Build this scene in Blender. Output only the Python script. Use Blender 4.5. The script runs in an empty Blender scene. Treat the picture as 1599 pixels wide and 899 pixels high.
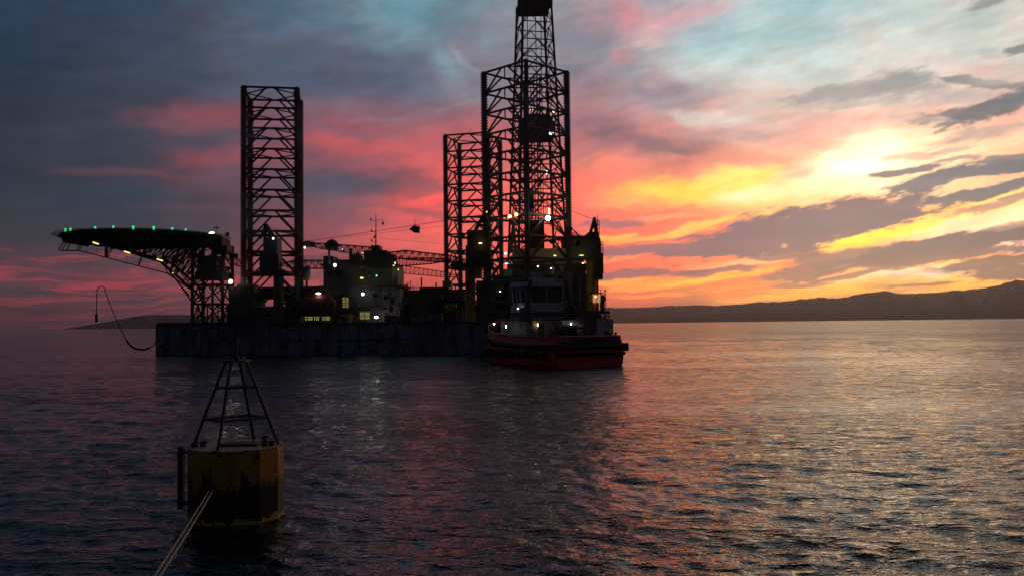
import bpy, math, random
import numpy as np
from mathutils import Vector, Matrix, Euler
random.seed(7)
rng = np.random.default_rng(11)
sc = bpy.context.scene
COL = sc.collection
R = math.radians

# ------------------------------------------------------------------ camera
CAM_H = 6.0
FPX = 1385.0                      # focal length in pixels of the 1599 px wide photo
PITCH = math.atan(54.5 / FPX)
ROLL = R(0.66)
cam_d = bpy.data.cameras.new('camera')
cam = bpy.data.objects.new('camera', cam_d); COL.objects.link(cam)
cam.location = (0, 0, CAM_H)
Mcam = Matrix.Rotation(math.pi / 2 + PITCH, 3, 'X') @ Matrix.Rotation(-ROLL, 3, 'Z')
cam.rotation_euler = Mcam.to_euler()
cam_d.sensor_width = 36.0
cam_d.lens = 36.0 * FPX / 1599.0
cam_d.clip_start = 0.1
cam_d.clip_end = 120000
sc.camera = cam

def ray(px, py):
    return (Mcam @ Vector(((px - 799.5) / FPX, (449.5 - py) / FPX, -1.0)))
def at(px, py, Y):
    """world point seen at photo pixel (px, py) at distance Y along +y"""
    d = ray(px, py)
    return Vector((0, 0, CAM_H)) + d * (Y / d.y)
def azel(px, py):
    d = ray(px, py).normalized()
    return math.atan2(d.x, d.y), math.asin(d.z)
def S(r, g, b, k=1.0):
    def f(c):
        c = c / 255.0
        return (c / 12.92 if c <= 0.04045 else ((c + 0.055) / 1.055) ** 2.4) * k
    return (f(r), f(g), f(b), 1.0)

# ------------------------------------------------------------------ colour management, render
sc.view_settings.view_transform = 'Standard'
sc.view_settings.look = 'None'
sc.view_settings.exposure = 0.0
sc.view_settings.gamma = 1.0
sc.view_settings.use_curve_mapping = False
cy = sc.cycles
cy.use_denoising = True
cy.max_bounces = 6; cy.diffuse_bounces = 2; cy.glossy_bounces = 3
cy.transmission_bounces = 2; cy.volume_bounces = 0; cy.transparent_max_bounces = 6
cy.caustics_reflective = False; cy.caustics_refractive = False
cy.sample_clamp_indirect = 6.0
cy.filter_width = 1.5

# ------------------------------------------------------------------ world: dusk sky and its clouds
world = bpy.data.worlds.new('World'); sc.world = world
world.use_nodes = True
NT = world.node_tree; N = NT.nodes; L = NT.links
N.clear()
SUN_AZ, SUN_EL = azel(1352, 262)

def link(sock, v):
    if hasattr(v, 'is_output') or isinstance(v, bpy.types.NodeSocket): L.new(v, sock)
    else: sock.default_value = v
def math_(op, a, b=0.0, c=0.0, clamp=False):
    n = N.new('ShaderNodeMath'); n.operation = op; n.use_clamp = clamp
    link(n.inputs[0], a); link(n.inputs[1], b)
    if len(n.inputs) > 2: link(n.inputs[2], c)
    return n.outputs[0]
def vmath(op, a, b=(0, 0, 0), scale=None):
    n = N.new('ShaderNodeVectorMath'); n.operation = op
    link(n.inputs[0], a); link(n.inputs[1], b)
    if scale is not None: link(n.inputs['Scale'], scale)
    return n
def mix(f, a, b, mode='MIX'):
    n = N.new('ShaderNodeMix'); n.data_type = 'RGBA'; n.blend_type = mode
    link(n.inputs[0], f); link(n.inputs[6], a); link(n.inputs[7], b)
    return n.outputs[2]
def sstep(x, lo, hi, tlo=0.0, thi=1.0):
    n = N.new('ShaderNodeMapRange'); n.interpolation_type = 'SMOOTHSTEP'
    link(n.inputs['Value'], x)
    n.inputs['From Min'].default_value = lo; n.inputs['From Max'].default_value = hi
    n.inputs['To Min'].default_value = tlo; n.inputs['To Max'].default_value = thi
    return n.outputs[0]
def noise(vec, scale, detail=4, rough=0.5, color=False, dist=0.0):
    n = N.new('ShaderNodeTexNoise'); n.inputs['Scale'].default_value = scale
    n.inputs['Detail'].default_value = detail; n.inputs['Roughness'].default_value = rough
    n.inputs['Distortion'].default_value = dist
    link(n.inputs['Vector'], vec)
    return n.outputs['Color' if color else 'Fac']
def mapping(vec, loc=(0, 0, 0), rot=0.0, scale=(1, 1, 1), typ='TEXTURE'):
    n = N.new('ShaderNodeMapping'); n.vector_type = typ
    link(n.inputs['Vector'], vec)
    n.inputs['Location'].default_value = loc
    n.inputs['Rotation'].default_value = (0, 0, rot)
    n.inputs['Scale'].default_value = scale
    return n.outputs[0]

tc = N.new('ShaderNodeTexCoord')
sep = N.new('ShaderNodeSeparateXYZ'); L.new(tc.outputs['Generated'], sep.inputs[0])
AZ = math_('ARCTAN2', sep.outputs[0], sep.outputs[1])
EL = math_('ARCSINE', sep.outputs[2])
ELP = math_('ABSOLUTE', EL)
# sky coordinates: 100 units to FPX/100 ... one unit = 100 photo-pixel-sized steps of angle
K = FPX / 100.0
cmb = N.new('ShaderNodeCombineXYZ')
L.new(math_('MULTIPLY', AZ, K), cmb.inputs[0]); L.new(math_('MULTIPLY', ELP, K), cmb.inputs[1])
UV = cmb.outputs[0]
def uv(px, py):
    a, e = azel(px, py); return a * K, e * K
# domain warps
wsoft = vmath('MULTIPLY', vmath('SUBTRACT', noise(mapping(UV, scale=(2.0, 1.2, 1)), 1.0, 6, 0.58, True), (.5, .5, .5)).outputs[0], (1.3, 0.55, 0)).outputs[0]
wfine = vmath('MULTIPLY', vmath('SUBTRACT', noise(mapping(UV, rot=R(9), scale=(0.8, 0.3, 1)), 1.0, 7, 0.6, True), (.5, .5, .5)).outputs[0], (0.8, 0.26, 0)).outputs[0]
U1 = vmath('ADD', UV, wsoft).outputs[0]
U2 = vmath('ADD', UV, wfine).outputs[0]
U12 = vmath('ADD', U1, vmath('SCALE', wfine, scale=0.6).outputs[0]).outputs[0]
n_soft = math_('SUBTRACT', noise(mapping(UV, rot=R(10), scale=(1.5, .6, 1)), 1.0, 9, 0.67), 0.5)
n_fine = math_('SUBTRACT', noise(mapping(UV, rot=R(10), scale=(.60, .17, 1)), 1.0, 10, 0.74), 0.5)

sp1 = N.new('ShaderNodeSeparateXYZ'); L.new(U1, sp1.inputs[0])
UMIN, UMAX = -32.0, 32.0
urange = math_('DIVIDE', math_('SUBTRACT', sp1.outputs[0], UMIN), UMAX - UMIN)
V1 = sp1.outputs[1]
def row(stops):
    n = N.new('ShaderNodeValToRGB'); L.new(urange, n.inputs[0])
    cr = n.color_ramp; cr.interpolation = 'EASE'
    pts = []
    for x, c in stops:
        u = uv(x, 300)[0]; pts.append(((u - UMIN) / (UMAX - UMIN), c))
    b = stops[0][1]
    pts = [(0.0, (22, 30, 44)), (0.25, tuple((p + q) / 2 for p, q in zip(b, (22, 30, 44))))] + pts + [(0.66, (190, 138, 118)), (0.80, (60, 60, 76)), (1.0, (22, 30, 44))]
    while len(cr.elements) > 1: cr.elements.remove(cr.elements[-1])
    cr.elements[0].position = pts[0][0]; cr.elements[0].color = S(*pts[0][1])
    for p, c in pts[1:]:
        e = cr.elements.new(p); e.color = S(*c)
    return n.outputs[0]
rows = [
 (500, [(0,(104,56,72)),(200,(112,56,72)),(350,(145,62,78)),(500,(165,70,82)),(700,(200,82,85)),(900,(215,98,92)),(1000,(230,120,92)),(1200,(250,180,88)),(1400,(255,205,95)),(1599,(235,170,95))]),
 (440, [(0,(112,56,72)),(200,(128,60,76)),(350,(162,64,80)),(500,(190,74,84)),(700,(212,84,86)),(900,(226,98,90)),(1000,(236,114,86)),(1200,(250,162,82)),(1400,(255,225,120)),(1599,(255,215,130))]),
 (370, [(0,(42,47,62)),(200,(50,50,66)),(350,(78,56,72)),(500,(130,72,86)),(620,(205,86,90)),(700,(228,96,92)),(900,(222,100,96)),(1100,(234,126,102)),(1300,(252,215,120)),(1599,(250,230,185))]),
 (300, [(0,(34,45,60)),(200,(44,52,68)),(380,(95,66,82)),(500,(105,76,92)),(650,(185,82,90)),(750,(215,92,92)),(900,(224,116,104)),(1050,(238,146,112)),(1200,(252,215,150)),(1370,(252,226,180)),(1599,(240,204,168))]),
 (220, [(0,(36,44,60)),(200,(50,56,72)),(400,(112,72,88)),(550,(148,82,94)),(750,(180,98,106)),(900,(178,108,112)),(1050,(205,130,128)),(1200,(222,180,168)),(1370,(240,208,190)),(1599,(216,188,176))]),
 (130, [(0,(34,50,70)),(200,(46,58,76)),(400,(76,82,100)),(600,(88,96,118)),(750,(120,112,126)),(900,(142,128,142)),(1050,(170,165,170)),(1200,(196,210,206)),(1400,(205,208,202)),(1599,(218,208,198))]),
 (20,  [(0,(30,54,80)),(200,(44,66,90)),(400,(72,90,110)),(600,(98,130,148)),(800,(122,140,152)),(1000,(172,160,168)),(1200,(168,196,202)),(1400,(182,202,202)),(1599,(186,204,198))]),
 (-250,[(0,(22,36,56)),(400,(48,62,82)),(800,(84,98,114)),(1200,(120,140,150)),(1599,(130,145,148))]),
 (-800,[(0,(15,22,34)),(400,(24,32,46)),(800,(36,45,58)),(1200,(46,56,66)),(1599,(48,56,64))]),
]
base = row(rows[0][1]); pv = uv(800, rows[0][0])[1]
for py, st in rows[1:]:
    v = (505 - py) / FPX * K if py > -100 else math.atan((505 - py) / FPX) * K
    base = mix(sstep(V1, pv, v), base, row(st)); pv = v
colr = base

def blob(col, px, py, hw, hh, rot, rgb, op=1.0, soft=1.0, warp=None, nz=None, k=0.0, gain=1.0):
    """one cloud patch or glow: centre and half sizes in photo-pixel-sized angles"""
    cx, cyv = uv(px, py)
    # the tiny term makes each patch be evaluated after the one before it (keeps the shader's stack short)
    w = warp if warp is not None else U12
    q = N.new('ShaderNodeVectorMath'); q.operation = 'MULTIPLY_ADD'
    link(q.inputs[0], col); q.inputs[1].default_value = (1e-7, 1e-7, 1e-7); link(q.inputs[2], w)
    m = mapping(q.outputs[0], loc=(cx, cyv, 0), rot=R(rot), scale=(hw / 100, hh / 100, 1))
    d = vmath('LENGTH', m).outputs['Value']
    if nz is not None: d = math_('ADD', d, math_('MULTIPLY', nz, k))
    lo, hi = max(0.0, 1.0 - soft), 1.0 + 0.35 * soft
    g = sstep(d, lo, hi, 1.0 - op, 1.0)          # how much of what lies behind stays
    dif = vmath('SUBTRACT', col, S(*rgb, gain)[:3]).outputs[0]
    n = N.new('ShaderNodeVectorMath'); n.operation = 'MULTIPLY_ADD'
    link(n.inputs[0], dif); link(n.inputs[1], g); n.inputs[2].default_value = S(*rgb, gain)[:3]
    return n.outputs[0]
def softb(*a, **kw): return blob(*a, warp=U12, nz=n_soft, k=1.6, **kw)
def crisp(*a, **kw):
    kw.setdefault('k', 1.9)
    a = list(a); a[8] = a[8] * .75
    return blob(*a, warp=U2, nz=n_fine, **kw)

c = colr
# --- broad soft cloud and light patches
for a in [
 (560, 95, 150, 60, -8, (76, 90, 112), .8, 1.), (440, 40, 90, 50, 0, (78, 98, 120), .5, 1.),
 (620, 25, 75, 55, -30, (110, 150, 165), .9, 1.), (690, 95, 60, 26, -48, (128, 152, 165), .9, 1.), (760, 60, 60, 50, 0, (112, 128, 142), .6, 1.),
 (740, 140, 90, 22, -10, (118, 118, 130), .6, 1.), (600, 170, 150, 14, 0, (124, 100, 116), .5, 1.),
 (320, 178, 110, 28, 6, (135, 70, 82), .9, 1.), (370, 242, 80, 18, 3, (152, 74, 86), .9, 1.), (330, 212, 90, 9, 10, (72, 66, 86), .8, 1.),
 (110, 200, 140, 16, 4, (44, 56, 72), .6, 1.), (230, 272, 120, 9, 0, (104, 62, 78), .8, 1.), (120, 310, 260, 26, 0, (36, 52, 68), .85, 1.),
 (330, 330, 90, 8, 0, (92, 62, 78), .6, 1.), (610, 228, 150, 18, -4, (192, 88, 96), .8, 1.), (690, 262, 70, 20, -10, (222, 92, 94), .8, 1.), (550, 205, 90, 8, -4, (130, 88, 104), .6, 1.),
 (545, 288, 130, 24, 0, (74, 72, 92), .95, .9), (650, 284, 90, 12, -12, (120, 74, 92), .8, 1.), (665, 312, 60, 10, 14, (232, 88, 90), .9, 1.),
 (640, 332, 90, 7, -8, (142, 76, 92), .8, 1.), (540, 352, 90, 8, -6, (130, 74, 92), .7, 1.), (620, 378, 120, 20, 0, (220, 92, 90), .8, 1.),
 (1010, 222, 150, 30, -12, (142, 104, 118), .95, .9), (930, 190, 70, 18, 0, (128, 104, 122), .7, 1.), (1050, 140, 70, 34, -8, (154, 140, 152), .9, 1.), (980, 125, 40, 24, 0, (140, 138, 152), .6, 1.),
 (1050, 25, 110, 28, 8, (212, 162, 170), .9, 1.), (975, 25, 30, 45, 0, (192, 140, 150), .8, 1.), (920, 60, 35, 50, -8, (154, 142, 154), .8, 1.), (970, 92, 24, 14, 0, (190, 136, 142), .8, 1.), (1020, 62, 34, 12, 0, (212, 176, 172), .8, 1.),
 (1130, 95, 100, 38, -18, (190, 214, 214), .9, 1.), (1110, 45, 60, 24, 0, (164, 182, 192), .7, 1.), (1250, 40, 90, 50, 0, (170, 202, 206), .7, 1.),
 (1110, 178, 70, 12, -10, (216, 206, 202), .9, 1.), (1160, 205, 80, 12, -10, (176, 142, 144), .9, 1.), (1220, 165, 90, 12, -6, (180, 186, 182), .6, 1.), (1280, 190, 110, 12, -4, (206, 176, 170), .8, 1.),
 (1070, 245, 120, 16, -4, (224, 140, 128), .8, 1.), (1190, 238, 60, 14, -8, (240, 170, 150), .7, 1.), (950, 258, 70, 22, -4, (228, 130, 112), .8, 1.)]:
    c = softb(c, *a)
for a in [
 (1005, 216, 70, 12, -10, (126, 94, 110), .8, .9), (1075, 232, 50, 8, -14, (134, 100, 112), .8, .9), (935, 205, 40, 9, 0, (118, 98, 116), .7, .9), (1060, 128, 34, 12, -10, (146, 132, 146), .8, .9), (1010, 140, 30, 12, 0, (136, 130, 148), .7, .9),
 (560, 60, 80, 12, 14, (92, 112, 130), .5, .9), (500, 120, 90, 12, 8, (70, 82, 104), .6, .9), (650, 120, 60, 16, -20, (88, 100, 120), .7, .9), (720, 90, 30, 10, -40, (140, 158, 168), .7, .9), (730, 150, 50, 6, 26, (136, 128, 140), .6, .9),
 (610, 182, 60, 5, 4, (138, 112, 124), .6, .9), (500, 195, 80, 7, 2, (112, 82, 100), .6, .9), (300, 120, 120, 10, 4, (64, 68, 84), .5, .9), (180, 140, 120, 14, -4, (50, 56, 72), .5, .9), (420, 160, 60, 8, 0, (108, 76, 92), .5, .9)]:
    c = softb(c, *a)
# --- the bright opening round the hidden sun
c = softb(c, 1190, 288, 190, 34, 4, (255, 232, 120), 1., 1.)
c = softb(c, 1040, 298, 105, 24, -3, (255, 228, 84), 1., .85)
c = softb(c, 1160, 275, 90, 22, 6, (255, 244, 120), 1., .8)
c = softb(c, 985, 318, 70, 10, -4, (250, 186, 104), .8, 1.)
c = softb(c, 1420, 258, 180, 40, 6, (255, 242, 196), .95, 1.)
c = blob(c, 1335, 258, 100, 44, 12, (255, 240, 205), 1., 1., warp=U12, nz=n_soft, k=1.2, gain=1.8)
c = blob(c, 1180, 300, 70, 14, 4, (255, 250, 200), .9, 1., warp=U12, gain=1.2)
c = softb(c, 1265, 225, 60, 16, -16, (246, 184, 166), .9, 1.)
c = softb(c, 1262, 268, 44, 16, 0, (226, 186, 168), .85, 1.)
c = softb(c, 1290, 200, 120, 14, -4, (222, 178, 172), .85, 1.)
c = softb(c, 1200, 245, 90, 12, -6, (236, 150, 134), .85, 1.)
c = crisp(c, 1420, 243, 46, 8, -4, (238, 192, 172), .8, .8)
# --- lower right: banded yellow light between the clouds
for a in [
 (1400, 352, 230, 26, 10, (255, 222, 110), .9, .9), (1370, 366, 170, 11, 10, (255, 240, 62), .95, .7), (1540, 352, 120, 22, 6, (255, 244, 206), .95, .8),
 (1440, 428, 190, 18, 3, (255, 238, 150), 1., .7), (1450, 424, 90, 8, 3, (255, 252, 226), 1., .7), (1540, 440, 110, 8, 3, (255, 226, 60), .9, .7),
 (1330, 414, 70, 4, 8, (255, 234, 140), .9, .7), (1575, 384, 60, 9, 6, (255, 250, 236), .95, .6),
 (1080, 437, 150, 9, 6, (255, 206, 66), .95, .8), (1160, 412, 90, 10, 6, (236, 196, 140), .8, .8), (1000, 372, 90, 5, 6, (250, 170, 92), .9, .8), (1100, 352, 60, 9, 14, (252, 200, 92), .9, .8),
 (1230, 464, 140, 5, 3, (255, 210, 60), .9, .8), (950, 370, 50, 6, 5, (248, 190, 84), .9, .8), (1350, 448, 140, 6, 2, (255, 226, 80), .9, .8), (960, 440, 60, 6, 3, (252, 196, 80), .9, .8)]:
    c = crisp(c, *a, gain=1.22)
for a in [
 (1080, 455, 170, 5, 3, (255, 176, 62), .9, .8), (1300, 462, 160, 5, 4, (255, 214, 52), .95, .8), (1230, 436, 60, 5, 6, (255, 216, 90), .9, .8),
 (960, 404, 60, 4, 4, (255, 160, 96), .8, .8), (1120, 388, 40, 4, 16, (255, 196, 90), .8, .8), (1040, 340, 90, 5, 2, (250, 158, 110), .8, .8), (1480, 336, 80, 4, 12, (255, 200, 130), .9, .8), (1500, 456, 90, 4, 3, (255, 214, 60), .9, .8)]:
    c = crisp(c, *a, gain=1.15)
# --- horizontal streak texture, stronger low in the sky
st1 = noise(mapping(U1, rot=R(5), scale=(1.7, .13, 1)), 1.0, 6, 0.62)
low = sstep(V1, 1.9, 0.2)
right = sstep(sp1.outputs[0], 0.4, 2.5)
left = sstep(sp1.outputs[0], -1.2, -3.5)
c = mix(math_('MULTIPLY', math_('MULTIPLY', sstep(st1, .46, .60), low), math_('MULTIPLY', right, .50)), c, S(196, 108, 104))
c = mix(math_('MULTIPLY', math_('MULTIPLY', sstep(st1, .44, .62), sstep(V1, 1.35, 1.0)), math_('MULTIPLY', left, .85)), c, S(62, 54, 70))
c = mix(math_('MULTIPLY', math_('MULTIPLY', sstep(st1, .50, .38), sstep(V1, 1.3, 0.9)), math_('MULTIPLY', left, .8)), c, S(184, 62, 78))
# billowing mottle: light and dark, and a drift between rose and blue-grey
n_m = math_('SUBTRACT', noise(mapping(U2, rot=R(8), scale=(1.15, .55, 1)), 1.0, 9, 0.60), 0.5)
n_h = math_('SUBTRACT', noise(mapping(U1, rot=R(-6), loc=(5, 3, 0), scale=(1.6, .7, 1)), 1.0, 8, 0.58), 0.5)
mot = vmath('ADD', vmath('SCALE', (.95, .95, .9), scale=n_m).outputs[0], vmath('SCALE', (1.25, -.25, -.45), scale=n_h).outputs[0]).outputs[0]
c = vmath('MULTIPLY', c, vmath('ADD', mot, (1.02, 1.0, 1.0)).outputs[0]).outputs[0]
# the sunset side is brighter than the picture can show, most of all in red
hot = math_('MULTIPLY', sstep(sp1.outputs[0], -4.0, 1.6), sstep(V1, 3.6, 1.2))
hot = math_('MULTIPLY', hot, sstep(sp1.outputs[0], 16.0, 9.0))
hv = vmath('SCALE', (.66, .02, -.18), scale=hot).outputs[0]
c = vmath('MULTIPLY', c, vmath('ADD', hv, (1.0, 1.0, 1.0)).outputs[0]).outputs[0]

# --- darker, crisper clouds on the right
for a in [
 (1250, 357, 205, 34, 9, (120, 93, 112), 1., .35), (1130, 386, 110, 14, 5, (129, 93, 114), .95, .4), (1340, 338, 120, 16, 9, (111, 94, 114), .9, .4),
 (1000, 392, 95, 11, 2, (147, 96, 116), .95, .5), (985, 428, 75, 8, 2, (154, 94, 112), .9, .5), (1130, 424, 85, 6, 5, (151, 100, 112), .9, .5), (1060, 428, 60, 4, 2, (144, 96, 110), .8, .5), (950, 348, 60, 8, 2, (159, 100, 114), .8, .6),
 (1230, 398, 60, 9, 6, (137, 100, 114), .9, .5), (1270, 424, 90, 12, 8, (135, 96, 110), .9, .5), (1320, 400, 90, 12, 6, (129, 98, 112), .9, .5), (1245, 446, 60, 5, 2, (163, 109, 108), .8, .5),
 (1480, 384, 170, 16, 8, (106, 93, 106), 1., .4), (1450, 404, 150, 9, 6, (125, 93, 106), .95, .4), (1545, 412, 90, 10, 4, (113, 89, 101), .95, .4), (1590, 424, 70, 10, 5, (115, 93, 101), .95, .4), (1350, 428, 80, 5, 8, (146, 104, 108), .9, .5), (1430, 445, 60, 3, 3, (151, 113, 99), .9, .6),
 (1415, 267, 58, 7, 4, (99, 104, 120), .95, .5), (1475, 278, 112, 9, 7, (101, 107, 124), .97, .4), (1575, 258, 100, 9, 5, (96, 104, 122), .97, .4), (1540, 298, 105, 10, 9, (92, 100, 118), .97, .4), (1575, 315, 90, 6, 12, (147, 122, 126), .8, .5),
 (1590, 245, 60, 5, 4, (108, 109, 124), .9, .5), (1500, 250, 40, 4, 2, (146, 130, 139), .8, .6), (1600, 348, 60, 6, 10, (184, 145, 141), .8, .5)]:
    c = crisp(c, *a)
# --- grey clouds high on the right
for a in [
 (1350, 140, 110, 20, 4, (152, 152, 156), .85, .8), (1300, 148, 70, 10, 4, (162, 156, 158), .8, .8), (1420, 125, 50, 16, 10, (150, 154, 156), .7, .8), (1360, 160, 100, 6, 0, (196, 182, 178), .7, .8),
 (1480, 150, 70, 14, -6, (184, 172, 168), .7, .8), (1535, 130, 80, 7, -14, (120, 126, 134), .9, .6), (1500, 178, 60, 14, 2, (112, 106, 116), .95, .5), (1560, 166, 90, 14, 14, (96, 100, 112), .97, .5), (1600, 146, 50, 12, 10, (90, 102, 118), .9, .6),
 (1440, 188, 50, 6, -10, (206, 184, 174), .6, .8), (1545, 205, 80, 12, 6, (196, 168, 158), .8, .8), (1490, 234, 40, 5, 2, (206, 176, 162), .8, .6), (1540, 0, 34, 9, 8, (146, 150, 152), .9, .7), (1598, 76, 22, 7, 4, (122, 128, 134), .9, .6), (1540, 82, 22, 8, -4, (186, 188, 184), .7, .8), (1580, 120, 60, 10, 0, (214, 200, 190), .5, .8)]:
    c = crisp(c, *a, k=2.3)
# fine tonal variation inside the clouds
tv = math_('ADD', 1.0, math_('MULTIPLY', n_fine, 0.85))
tv = math_('ADD', tv, math_('MULTIPLY', n_soft, 0.30))
c = vmath('SCALE', c, scale=tv).outputs[0]
sky = N.new('ShaderNodeTexSky'); sky.sky_type = 'NISHITA'; sky.sun_disc = False
sky.sun_elevation = max(SUN_EL, 0); sky.sun_rotation = SUN_AZ
bgn = N.new('ShaderNodeBackground'); L.new(sky.outputs[0], bgn.inputs[0]); bgn.inputs[1].default_value = 0.004
bgc = N.new('ShaderNodeBackground'); L.new(c, bgc.inputs[0]); bgc.inputs[1].default_value = 1.0
add = N.new('ShaderNodeAddShader'); L.new(bgn.outputs[0], add.inputs[0]); L.new(bgc.outputs[0], add.inputs[1])
outw = N.new('ShaderNodeOutputWorld'); L.new(add.outputs[0], outw.inputs[0])
world.cycles.sampling_method = 'MANUAL'; world.cycles.sample_map_resolution = 1024

# low sun, veiled by the bank of cloud: broad and very weak
sd = bpy.data.lights.new('sun', 'SUN'); so = bpy.data.objects.new('sun', sd); COL.objects.link(so)
sd.energy = 0.02; sd.angle = R(14); sd.color = (1.0, .78, .5)
so.rotation_euler = Vector((-math.sin(SUN_AZ) * math.cos(SUN_EL), -math.cos(SUN_AZ) * math.cos(SUN_EL), -math.sin(SUN_EL))).to_track_quat('-Z', 'Y').to_euler()

# ------------------------------------------------------------------ helpers
def children_of(o): return list(o.children)
class MB:
    def __init__(s): s.v = []; s.f = []
    def poly(s, pts, faces):
        b = len(s.v); s.v += [Vector(p) for p in pts]; s.f += [[b + i for i in f] for f in faces]; return s
    def box(s, c, size, rz=0.0, taper=1.0):
        c = Vector(c); hx, hy, hz = size[0] / 2, size[1] / 2, size[2] / 2
        M = Matrix.Rotation(rz, 3, 'Z'); P = []
        for z, t in ((-hz, 1), (hz, taper)):
            for x, y in ((-1, -1), (1, -1), (1, 1), (-1, 1)): P.append(c + M @ Vector((x * hx * t, y * hy * t, z)))
        return s.poly(P, [[3, 2, 1, 0], [4, 5, 6, 7], [0, 1, 5, 4], [1, 2, 6, 5], [2, 3, 7, 6], [3, 0, 4, 7]])
    def bar(s, p, q, r, n=6, r2=None):
        p, q = Vector(p), Vector(q); d = (q - p)
        if d.length < 1e-6: return s
        d.normalize(); a = d.cross(Vector((0, 0, 1)))
        if a.length < 1e-3: a = Vector((1, 0, 0))
        a.normalize(); b = d.cross(a); P = []; r2 = r if r2 is None else r2
        for c, rr in ((p, r), (q, r2)):
            for i in range(n):
                t = 2 * math.pi * (i + .5) / n; P.append(c + a * (rr * math.cos(t)) + b * (rr * math.sin(t)))
        F = [[i, (i + 1) % n, n + (i + 1) % n, n + i] for i in range(n)] + [list(range(n))[::-1], list(range(n, 2 * n))]
        return s.poly(P, F)
    def path(s, pts, r, n=6):
        for p, q in zip(pts[:-1], pts[1:]): s.bar(p, q, r, n)
        return s
    def prism(s, outline, z0, z1, top=None):
        n = len(outline); t = top or outline
        P = [Vector((x, y, z0)) for x, y in outline] + [Vector((x, y, z1)) for x, y in t]
        return s.poly(P, [[i, (i + 1) % n, n + (i + 1) % n, n + i] for i in range(n)] + [list(range(n))[::-1], list(range(n, 2 * n))])
    def lathe(s, c, prof, n=24, a0=0.0):
        c = Vector(c); P = []; m = len(prof)
        for r, z in prof:
            for i in range(n):
                t = a0 + 2 * math.pi * i / n; P.append(c + Vector((r * math.cos(t), r * math.sin(t), z)))
        F = [[j * n + i, j * n + (i + 1) % n, (j + 1) * n + (i + 1) % n, (j + 1) * n + i] for j in range(m - 1) for i in range(n)]
        F += [list(range(n))[::-1], list(range((m - 1) * n, m * n))]
        return s.poly(P, F)
    def ball(s, c, r, sz=(1, 1, 1), n=12, m=8):
        c = Vector(c); P = [c + Vector((0, 0, -r * sz[2]))]
        for j in range(1, m):
            ph = -math.pi / 2 + math.pi * j / m
            for i in range(n):
                t = 2 * math.pi * i / n; P.append(c + Vector((r * sz[0] * math.cos(ph) * math.cos(t), r * sz[1] * math.cos(ph) * math.sin(t), r * sz[2] * math.sin(ph))))
        P.append(c + Vector((0, 0, r * sz[2]))); F = []
        for i in range(n): F.append([0, 1 + (i + 1) % n, 1 + i])
        for j in range(m - 2):
            for i in range(n): F.append([1 + j * n + i, 1 + j * n + (i + 1) % n, 1 + (j + 1) * n + (i + 1) % n, 1 + (j + 1) * n + i])
        t = len(P) - 1; b = 1 + (m - 2) * n
        for i in range(n): F.append([b + i, b + (i + 1) % n, t])
        return s.poly(P, F)
    def truss(s, p0, p1, w0, w1, h0, h1, n, r, up=(0, 0, 1), rb=None):
        """lattice boom from p0 to p1: four chords, zigzag lacing"""
        p0, p1 = Vector(p0), Vector(p1); d = (p1 - p0).normalized(); up = Vector(up)
        sd_ = d.cross(up).normalized(); u = sd_.cross(d).normalized(); rb = rb or r * .6
        def c(i, k):
            t = i / n; w = w0 + (w1 - w0) * t; h = h0 + (h1 - h0) * t
            # taper at both ends
            e = min(1, .25 + 3.5 * min(t, 1 - t)) if n > 6 else 1
            sx, sz = ((-1, -1), (1, -1), (1, 1), (-1, 1))[k]
            return p0.lerp(p1, t) + sd_ * (sx * w / 2 * e) + u * (sz * h / 2 * e)
        for i in range(n):
            for k in range(4):
                s.bar(c(i, k), c(i + 1, k), r, 4)
                k2 = (k + 1) % 4
                if i % 2: s.bar(c(i, k), c(i + 1, k2), rb, 4)
                else: s.bar(c(i, k2), c(i + 1, k), rb, 4)
                s.bar(c(i, k), c(i, k2), rb, 4)
        return s
    def build(s, name, mat, parent=None, smooth=False, origin=None):
        me = bpy.data.meshes.new(name)
        o_ = Vector(origin) if origin is not None else (Vector(root_loc(parent)) if parent else Vector((0, 0, 0)))
        me.from_pydata([tuple(v - o_) for v in s.v], [], s.f); me.validate()
        me.materials.append(mat)
        if smooth:
            me.polygons.foreach_set('use_smooth', [True] * len(me.polygons))
        ob = bpy.data.objects.new(name, me); COL.objects.link(ob)
        if parent: ob.parent = parent
        else: ob.location = o_
        me.update()
        return ob
def root_loc(o):
    loc = Vector((0, 0, 0))
    while o is not None: loc += o.location; o = o.parent
    return loc
def tag(o, label=None, cat=None, group=None, kind=None):
    if label: o['label'] = label
    if cat: o['category'] = cat
    if group: o['group'] = group
    if kind: o['kind'] = kind
    return o
def empty(name, loc, rz=0.0):
    o = bpy.data.objects.new(name, None); COL.objects.link(o); o.location = loc; o.rotation_euler = (0, 0, rz); o.empty_display_size = .5
    return o
def dup(o, parent, loc=None, rz=None):
    c_ = o.copy(); COL.objects.link(c_); c_.parent = parent
    if loc is not None: c_.location = loc
    if rz is not None: c_.rotation_euler = (0, 0, rz)
    return c_

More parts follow.
